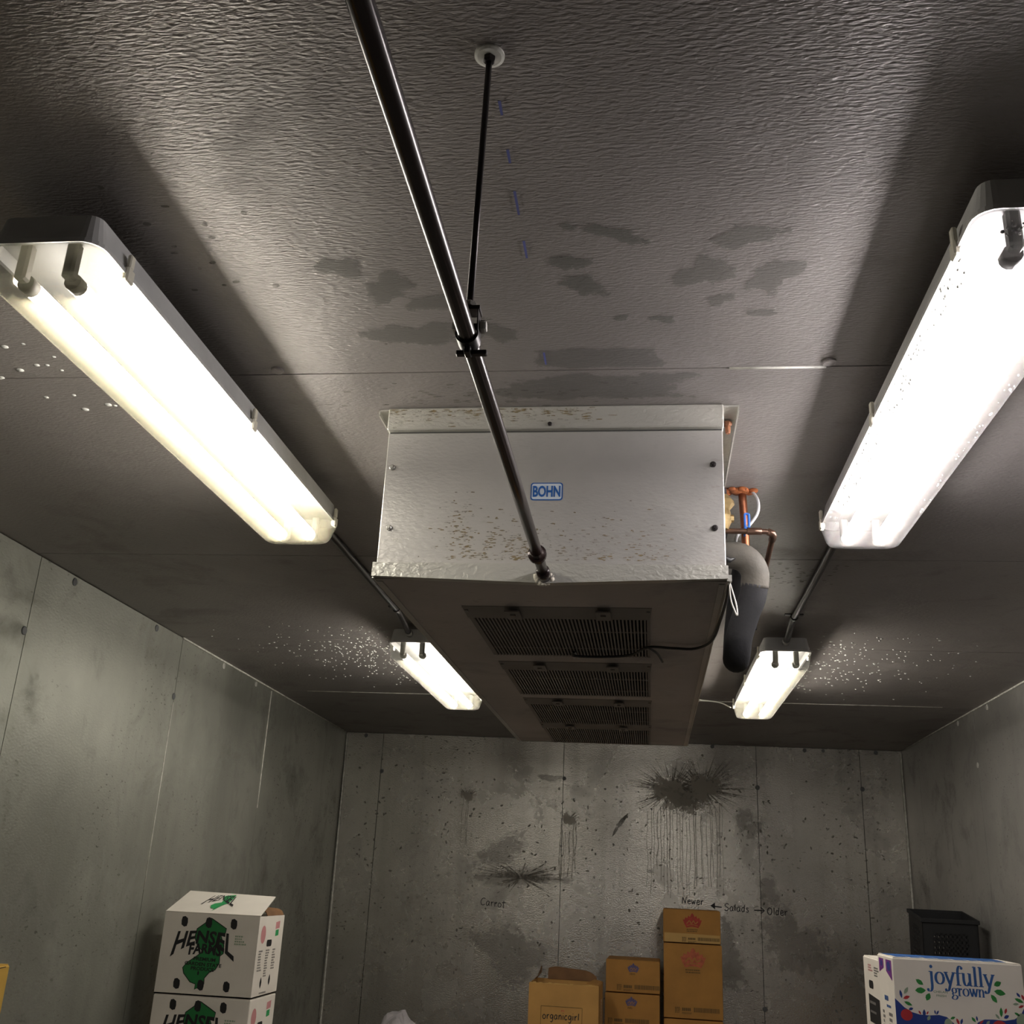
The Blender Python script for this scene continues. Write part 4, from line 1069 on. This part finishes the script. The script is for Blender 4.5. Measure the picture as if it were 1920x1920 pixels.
carton('kraft_carton', 'lowest kraft carton in the violet crown stack', 'carton', gb_, (bx, 7.12, EYE-1.41), .338, .36, .405, 'kraft', -.02)
# open carton with boxed script logo
og, fr, lf, rt = carton('open_carton', 'open pale kraft carton with boxed script lettering and ragged flaps', 'carton', None, (-.460, 6.6, EYE-.93), .41, .36, .385, 'kraft2', -.03, False)
poly_print('logo_frame', fr, ribbon_polys([(.075, .265), (.315, .265)], .003, n=0)+ribbon_polys([(.075, .10), (.315, .10)], .003, n=0)+ribbon_polys([(.075, .265), (.075, .10)], .003, n=0)+ribbon_polys([(.315, .265), (.315, .10)], .003, n=0), 'brownink', og)
p, wd = hand_text('organicgirl', .0235, .0050)
poly_print('lettering', fr, shift(p, .086, .198), 'ink', og)
poly_print('lettering', fr, textlines(.11, .29, .155, .175, 1, 4), 'redpale', og)
split_print('ornament', fr, [leaf_poly(.197, .245, .012, .008, .6), leaf_poly(.208, .245, .012, .008, 2.4)], 'redpale', og)
poly_print('label', rt, [[(.20, .14), (.245, .14), (.245, .30), (.20, .30)]], 'white', og)
poly_print('label_print', rt, textlines(.205, .24, .15, .29, 8, 7), 'fadedink', og, 1.6)
rd = random.Random(8)
bm = bmesh.new()      # ragged front rim and the standing back flap
for k in range(22):
    x = -.2+.4*k/22; zt = .386+rd.uniform(0, .006)
    box(bm, x, x+.0182, .0, .005, .384, zt)
from_bm('torn_edge', bm, 'tape', og)
bm = bmesh.new(); pr = []
n = 14
top = [.425, .432, .436, .437, .434, .432, .430, .429, .427, .426, .424, .422, .416, .405, .39]
for k in range(n):
    xa, xb = -.135+.30*k/n, -.135+.30*(k+1)/n
    hexa(bm, [(xa, .352, .383), (xb, .352, .383), (xb, .358, .383), (xa, .358, .383), (xa, .372, top[k]+.018), (xb, .372, top[k+1]+.018), (xb, .377, top[k+1]+.018), (xa, .377, top[k]+.018)])
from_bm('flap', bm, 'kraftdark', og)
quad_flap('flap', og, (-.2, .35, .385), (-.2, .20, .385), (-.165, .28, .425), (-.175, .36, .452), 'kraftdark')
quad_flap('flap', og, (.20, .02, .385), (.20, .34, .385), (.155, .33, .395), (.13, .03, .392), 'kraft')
obox('inner_shade_board', 'kraftdark', og, -.2, .2, .006, .354, .30, .305)  # dark-coloured board standing in for the shade inside the open carton
carton('open_carton', 'kraft carton beneath the open ragged one', 'carton', None, (-.460, 6.6, EYE-1.41), .41, .36, .474, 'kraft2', -.03)
# crumpled plastic bag on a carton
bm = bmesh.new(); bmesh.ops.create_icosphere(bm, subdivisions=4, radius=1)
rd = random.Random(2); dirs = [(Vector((rd.gauss(0, 1), rd.gauss(0, 1), rd.gauss(0, 1))).normalized(), rd.uniform(5, 11), rd.uniform(0, 6)) for _ in range(9)]
for v in bm.verts:
    d = v.co.normalized(); q = 1+.09*sum(math.sin(f*d.dot(a)+ph) for a, f, ph in dirs)*.5
    peak = 1+.9*max(0, d.z)**3*(1 if d.x < .25 else .6)
    v.co = Vector((d.x*.13*q, d.y*.12*q, max(-.02, d.z*.085*q*peak)))
bag = from_bm('plastic_bag', bm, 'plasticbag'); bag.location = (-1.28, 5.9, EYE-.80)
tag(bag, 'crumpled pale plastic bag peeking up at the bottom edge', 'bag')
carton('kraft_carton', 'kraft carton carrying the crumpled plastic bag', 'carton', None, (-1.28, 5.72, EYE-1.17), .4, .36, .345, 'kraft')
carton('kraft_carton', 'lower kraft carton under the plastic bag', 'carton', None, (-1.28, 5.72, EYE-1.46), .4, .36, .287, 'kraft')

# white fruit carton at the right
jw, jd, jh = .478, .27, .34
jx0, jy = .960, 4.5
jt, fr, lf, rt = carton('fruit_carton', 'white fruit carton with blue serif lettering, leaves and wavy blue border', 'carton', None, (jx0+jw/2, jy, EYE-.205-jh), jw, jd, jh, 'white2', 0)
JQ = [(545, 640), (1905, 735), (1905, 735), (545, 640)]
def jm(x, y):       # zoomed picture -> metres on the front face (x scale from the top edge, y down)
    u = (x-548)/(1912-548)*jw; top = 640+(x-548)*(745-640)/(1912-548)
    return (u, jh-(y-top)/(1912-548)*jw*1.02)
p, wd = serif_text('joyfully', .0445)
x, y = jm(905, 905); k = (jm(1600, 900)[0]-x)/wd
poly_print('lettering', fr, shift([[(a*k, b) for a, b in q] for q in p], x+.004, y, 1, -.005), 'blue', jt, 1)
p, wd = serif_text('grown', .0275)
x, y = jm(1150, 1040); k = (jm(1500, 1040)[0]-x)/wd
poly_print('lettering', fr, shift([[(a*k, b) for a, b in q] for q in p], x, y+.004), 'blue', jt, 1)
P = shift(text_polys('CHELAN', .0105, None, .0002, xscale=1.3), *jm(1035, 1000))+shift(text_polys('FRESH', .0105, None, .0002, xscale=1.3), *jm(1040, 1038))
poly_print('lettering', fr, P, 'leafpale', jt, 1)
def leaves(lst, mat):
    P = []
    for x, y, l, wd, r in lst:
        u, v = jm(x, y); P.append(leaf_poly(u, v, l, wd, r))
    split_print('leaf_print', fr, P, mat, jt, 1.3)
leaves([(822, 888, .032, .017, -.6), (825, 970, .04, .022, .05), (900, 1035, .03, .019, 1.1), (1640, 925, .03, .019, .45), (1655, 1010, .042, .022, -.2), (1588, 1068, .034, .017, -.95), (685, 1095, .032, .012, -.4), (1845, 1092, .034, .013, -.4), (1647, 1200, .034, .012, 1.5), (1140, 1245, .02, .009, .4), (1355, 1265, .022, .010, -.9), (1225, 1325, .018, .009, .3), (1810, 1222, .022, .009, -.5)], 'leaf')
leaves([(672, 968, .03, .012, 1.0), (1605, 1240, .022, .009, -.9), (1808, 1125, .022, .009, .1), (1500, 1300, .022, .010, .9), (890, 1240, .02, .012, 1.0)], 'leafpale')
leaves([(672, 1035, .027, .012, .35), (1890, 1065, .024, .010, -1.1), (1860, 1150, .022, .009, .4), (1695, 1190, .022, .009, 1.2), (1190, 1280, .024, .010, -1.2), (800, 1185, .016, .007, -1.0), (880, 1190, .014, .006, 1.0)], 'fruit')
leaves([(615, 1000, .03, .010, -1.4), (1843, 1038, .02, .009, -.9), (1697, 1245, .022, .012, .5), (1228, 1280, .022, .009, 1.2), (845, 1195, .03, .012, 1.5), (985, 1190, .018, .007, 1.0), (960, 1185, .016, .006, 1.7), (1390, 1255, .018, .007, 1.7), (710, 1148, .018, .010, .3)], 'navy')
up = [(548, 1040), (590, 1080), (640, 1130), (720, 1180), (800, 1205), (900, 1215), (1000, 1213), (1080, 1235), (1140, 1290), (1200, 1360), (1260, 1420), (1300, 1420), (1360, 1340), (1400, 1290), (1470, 1265), (1560, 1268), (1680, 1282), (1780, 1270), (1850, 1225), (1900, 1150), (1912, 1120)]
P = []
for (xa, ya), (xb, yb_) in zip(up, up[1:]):
    a, b = jm(xa, ya), jm(xb, yb_); P.append([(a[0], .004), (b[0], .004), b, a])
poly_print('blue_border', fr, P, 'navy', jt, .8)
P = []
for x, y, r in ((660, 1205, .022), (1620, 1350, .028), (1180, 1500, .026), (800, 1480, .028)):
    u, v = jm(x, y); P.append(circle_poly(u, v, r, r*.92))
split_print('apple_print', fr, P, 'fruit', jt, 1.3)
P = []
for x, y, r in ((1880, 1300, .03), (1090, 1310, .022), (690, 1345, .018), (960, 1420, .02)):
    u, v = jm(x, y); P.append(circle_poly(min(u, jw-.02), v, r*.7, r))
split_print('pear_print', fr, P, 'leafpale', jt, 1.3)
P = []
rd = random.Random(14)
for i in range(60):
    x, y = rd.uniform(620, 1880), rd.uniform(1290, 1560); u, v = jm(x, y)
    if 1160 < x < 1400 and y < 1460: continue
    if v < .01 or u > jw-.01: continue
    P.append(leaf_poly(u, v, rd.uniform(.012, .02), .007, rd.uniform(0, 3)))
split_print('leaf_print', fr, P[:30], 'leaf', jt, 1.2); split_print('leaf_print', fr, P[30:44], 'fruit', jt, 1.2)
# top edge print and side print
tf = Face((-jw/2, 0, jh+.003), (1, 0, 0), (0, 1, 0), .0006)
P = []
xx = .02
while xx < jw-.06:
    d = rd.uniform(.03, .06); P.append([(xx, .02), (xx+d, .02+rd.uniform(0, .02)), (xx+d, .10), (xx, .11)]); xx += d+.006
P += [[(.0+.01, .12), (jw-.03, .12), (jw-.03, .255), (.01, .255)]]
poly_print('top_print', tf, P, 'blue', jt)
split_print('side_print', lf, [[(.025, jh-.065), (.11, jh-.045), (.11, jh-.012), (.025, jh-.012)], [(.15, jh-.055), (.25, jh-.085), (.25, jh-.012), (.15, jh-.012)]], 'purple', jt)
split_print('side_print', lf, [circle_poly(.07, jh-.03, .018, .012), circle_poly(.2, jh-.035, .03, .018)], 'navy', jt, 1.4)
poly_print('side_lettering', lf, textlines(.09, .19, jh-.17, jh-.14, 1, 3)+textlines(.12, .2, jh-.19, jh-.175, 1, 6), 'blue', jt)
poly_print('side_lettering', lf, textlines(.04, .08, jh-.27, jh-.20, 4, 5)+textlines(.15, .24, jh-.26, jh-.2, 3, 7)+textlines(.04, .22, jh-.335, jh-.285, 4, 8), 'fadedink', jt)
for k in range(3):
    zz = EYE-.205-jh-(jh+.004)*(k+1)
    carton('fruit_carton', ['white fruit carton just under the lettered one at right', 'lower white fruit carton at right', 'bottom white fruit carton at right'][k], 'carton', None, (jx0+jw/2, jy, zz), jw, jd, jh, 'white2')
wt, fr, lf, rt = carton('white_carton', 'plain white carton with black side label behind the blue-lettered one', 'carton', None, (.972+.22, 4.80, EYE-.232-.34), .44, .34, .34, 'white2')
poly_print('side_label', lf, [[(.08, .085), (.30, .085), (.30, .185), (.08, .195)]], 'ink', wt)
poly_print('side_lettering', lf, textlines(.10, .28, .155, .172, 1, 3)+textlines(.1, .28, .12, .135, 1, 8), 'fadedink', wt, 1.5)
poly_print('hand_hole', lf, [rr2(.10, .19, .218, .25, .014)], 'ink', wt)
poly_print('side_lettering', lf, textlines(.1, .2, .285, .315, 3, 4), 'pink', wt); poly_print('side_lettering', lf, textlines(.22, .32, .27, .31, 4, 5), 'fadedink', wt)
for k in range(3):
    carton('white_carton', ['plain white carton just under the black-labelled one', 'lower plain white carton at right', 'bottom plain white carton at right'][k], 'carton', None, (.972+.22, 4.80, EYE-.232-.34-.343*(k+1)), .44, .34, .34, 'white2')

# black perforated crates in the right corner
def crate(label, loc, rot):
    t = thing('plastic_crate', label, 'crate', loc, 0, 'black plastic crates in the right corner', rot)
    wd, dp, ht = .275, .33, .36
    th = .006
    bm = bmesh.new()
    box(bm, -wd/2-.008, wd/2+.008, -.008, .004, ht-.02, ht, .002); box(bm, -wd/2-.008, wd/2+.008, dp-.004, dp+.008, ht-.02, ht, .002)
    box(bm, -wd/2-.008, -wd/2+.004, 0, dp, ht-.02, ht, .002); box(bm, wd/2-.004, wd/2+.008, 0, dp, ht-.02, ht, .002)
    from_bm('rim', bm, 'crate', t)
    obox('base', 'crate', t, -wd/2, wd/2, 0, dp, .003, .01)
    def lattice(L, at, cols, rows, u0, u1, z0, z1):
        bm = bmesh.new()
        # solid margins
        def q(a, b, c, d): at(bm, a, b, c, d)
        q(0, u0, .003, ht-.01); q(u1, L, .003, ht-.01); q(u0, u1, .003, z0); q(u0, u1, z1, ht-.01)
        du = (u1-u0)/cols; dz = (z1-z0)/rows
        for c in range(cols+1): q(max(u0, u0+c*du-.3*du), min(u1, u0+c*du+.22*du), z0, z1)
        for r in range(rows+1): q(u0, u1, max(z0, z0+r*dz-.3*dz), min(z1, z0+r*dz+.22*dz))
        return bm
    for s in (-1, 1):
        xx = s*(wd/2-th/2)
        bm = lattice(dp, lambda b, a0, a1, c, d: box(b, xx-th/2, xx+th/2, a0, a1, c, d), 6, 12, .07, dp-.07, .05, ht-.05)
        from_bm('side_wall', bm, 'crate', t)
    for yy in (th/2, dp-th/2):
        bm = lattice(wd, lambda b, a0, a1, c, d: box(b, a0-wd/2, a1-wd/2, yy-th/2, yy+th/2, c, d), 8, 7, .05, wd-.05, .10, ht-.07)
        from_bm('end_wall', bm, 'crate', t)
    return t
crate('black perforated plastic crate tilted forward in the back right corner', (1.575, 6.0, EYE-.43), (math.radians(7), 0, math.radians(-2)))
carton('kraft_carton', 'kraft carton hidden below the black crate', 'carton', None, (1.575, 6.0, EYE-.80), .30, .38, .345, 'kraft')
carton('kraft_carton', 'middle kraft carton hidden below the black crate', 'carton', None, (1.575, 6.0, EYE-1.16), .30, .38, .357, 'kraft')
carton('kraft_carton', 'bottom kraft carton hidden below the black crate', 'carton', None, (1.575, 6.0, EYE-1.46), .30, .38, .297, 'kraft')

# pallets carry the stacks
def pallet(label, x0, x1, y0, y1, h):
    t = thing('pallet', label, 'pallet', ((x0+x1)/2, (y0+y1)/2, 0), 0, 'wooden pallets on the floor')
    wx, wy = (x1-x0)/2, (y1-y0)/2
    for yy in (-wy, -.045, wy-.09):
        obox('runner', 'wood', t, -wx, wx, yy, yy+.09, .001, h-.022)
    n = max(3, int(2*wx/.14)); 
    for k in range(n):
        a = -wx+2*wx*k/n; obox('board', 'wood', t, a, a+2*wx/n-.02, -wy, wy, h-.022, h)
pallet('wooden pallet under the white farm cartons', -2.05, -1.56, 4.4, 4.9, .138)
pallet('wooden pallet under the kraft cartons at the back', -.72, .52, 6.5, 7.5, .188)
pallet('wooden pallet under the plastic bag cartons', -1.5, -1.06, 5.68, 6.12, .138)
pallet('wooden pallet under the black crate stack', 1.41, 1.74, 5.95, 6.42, .138)
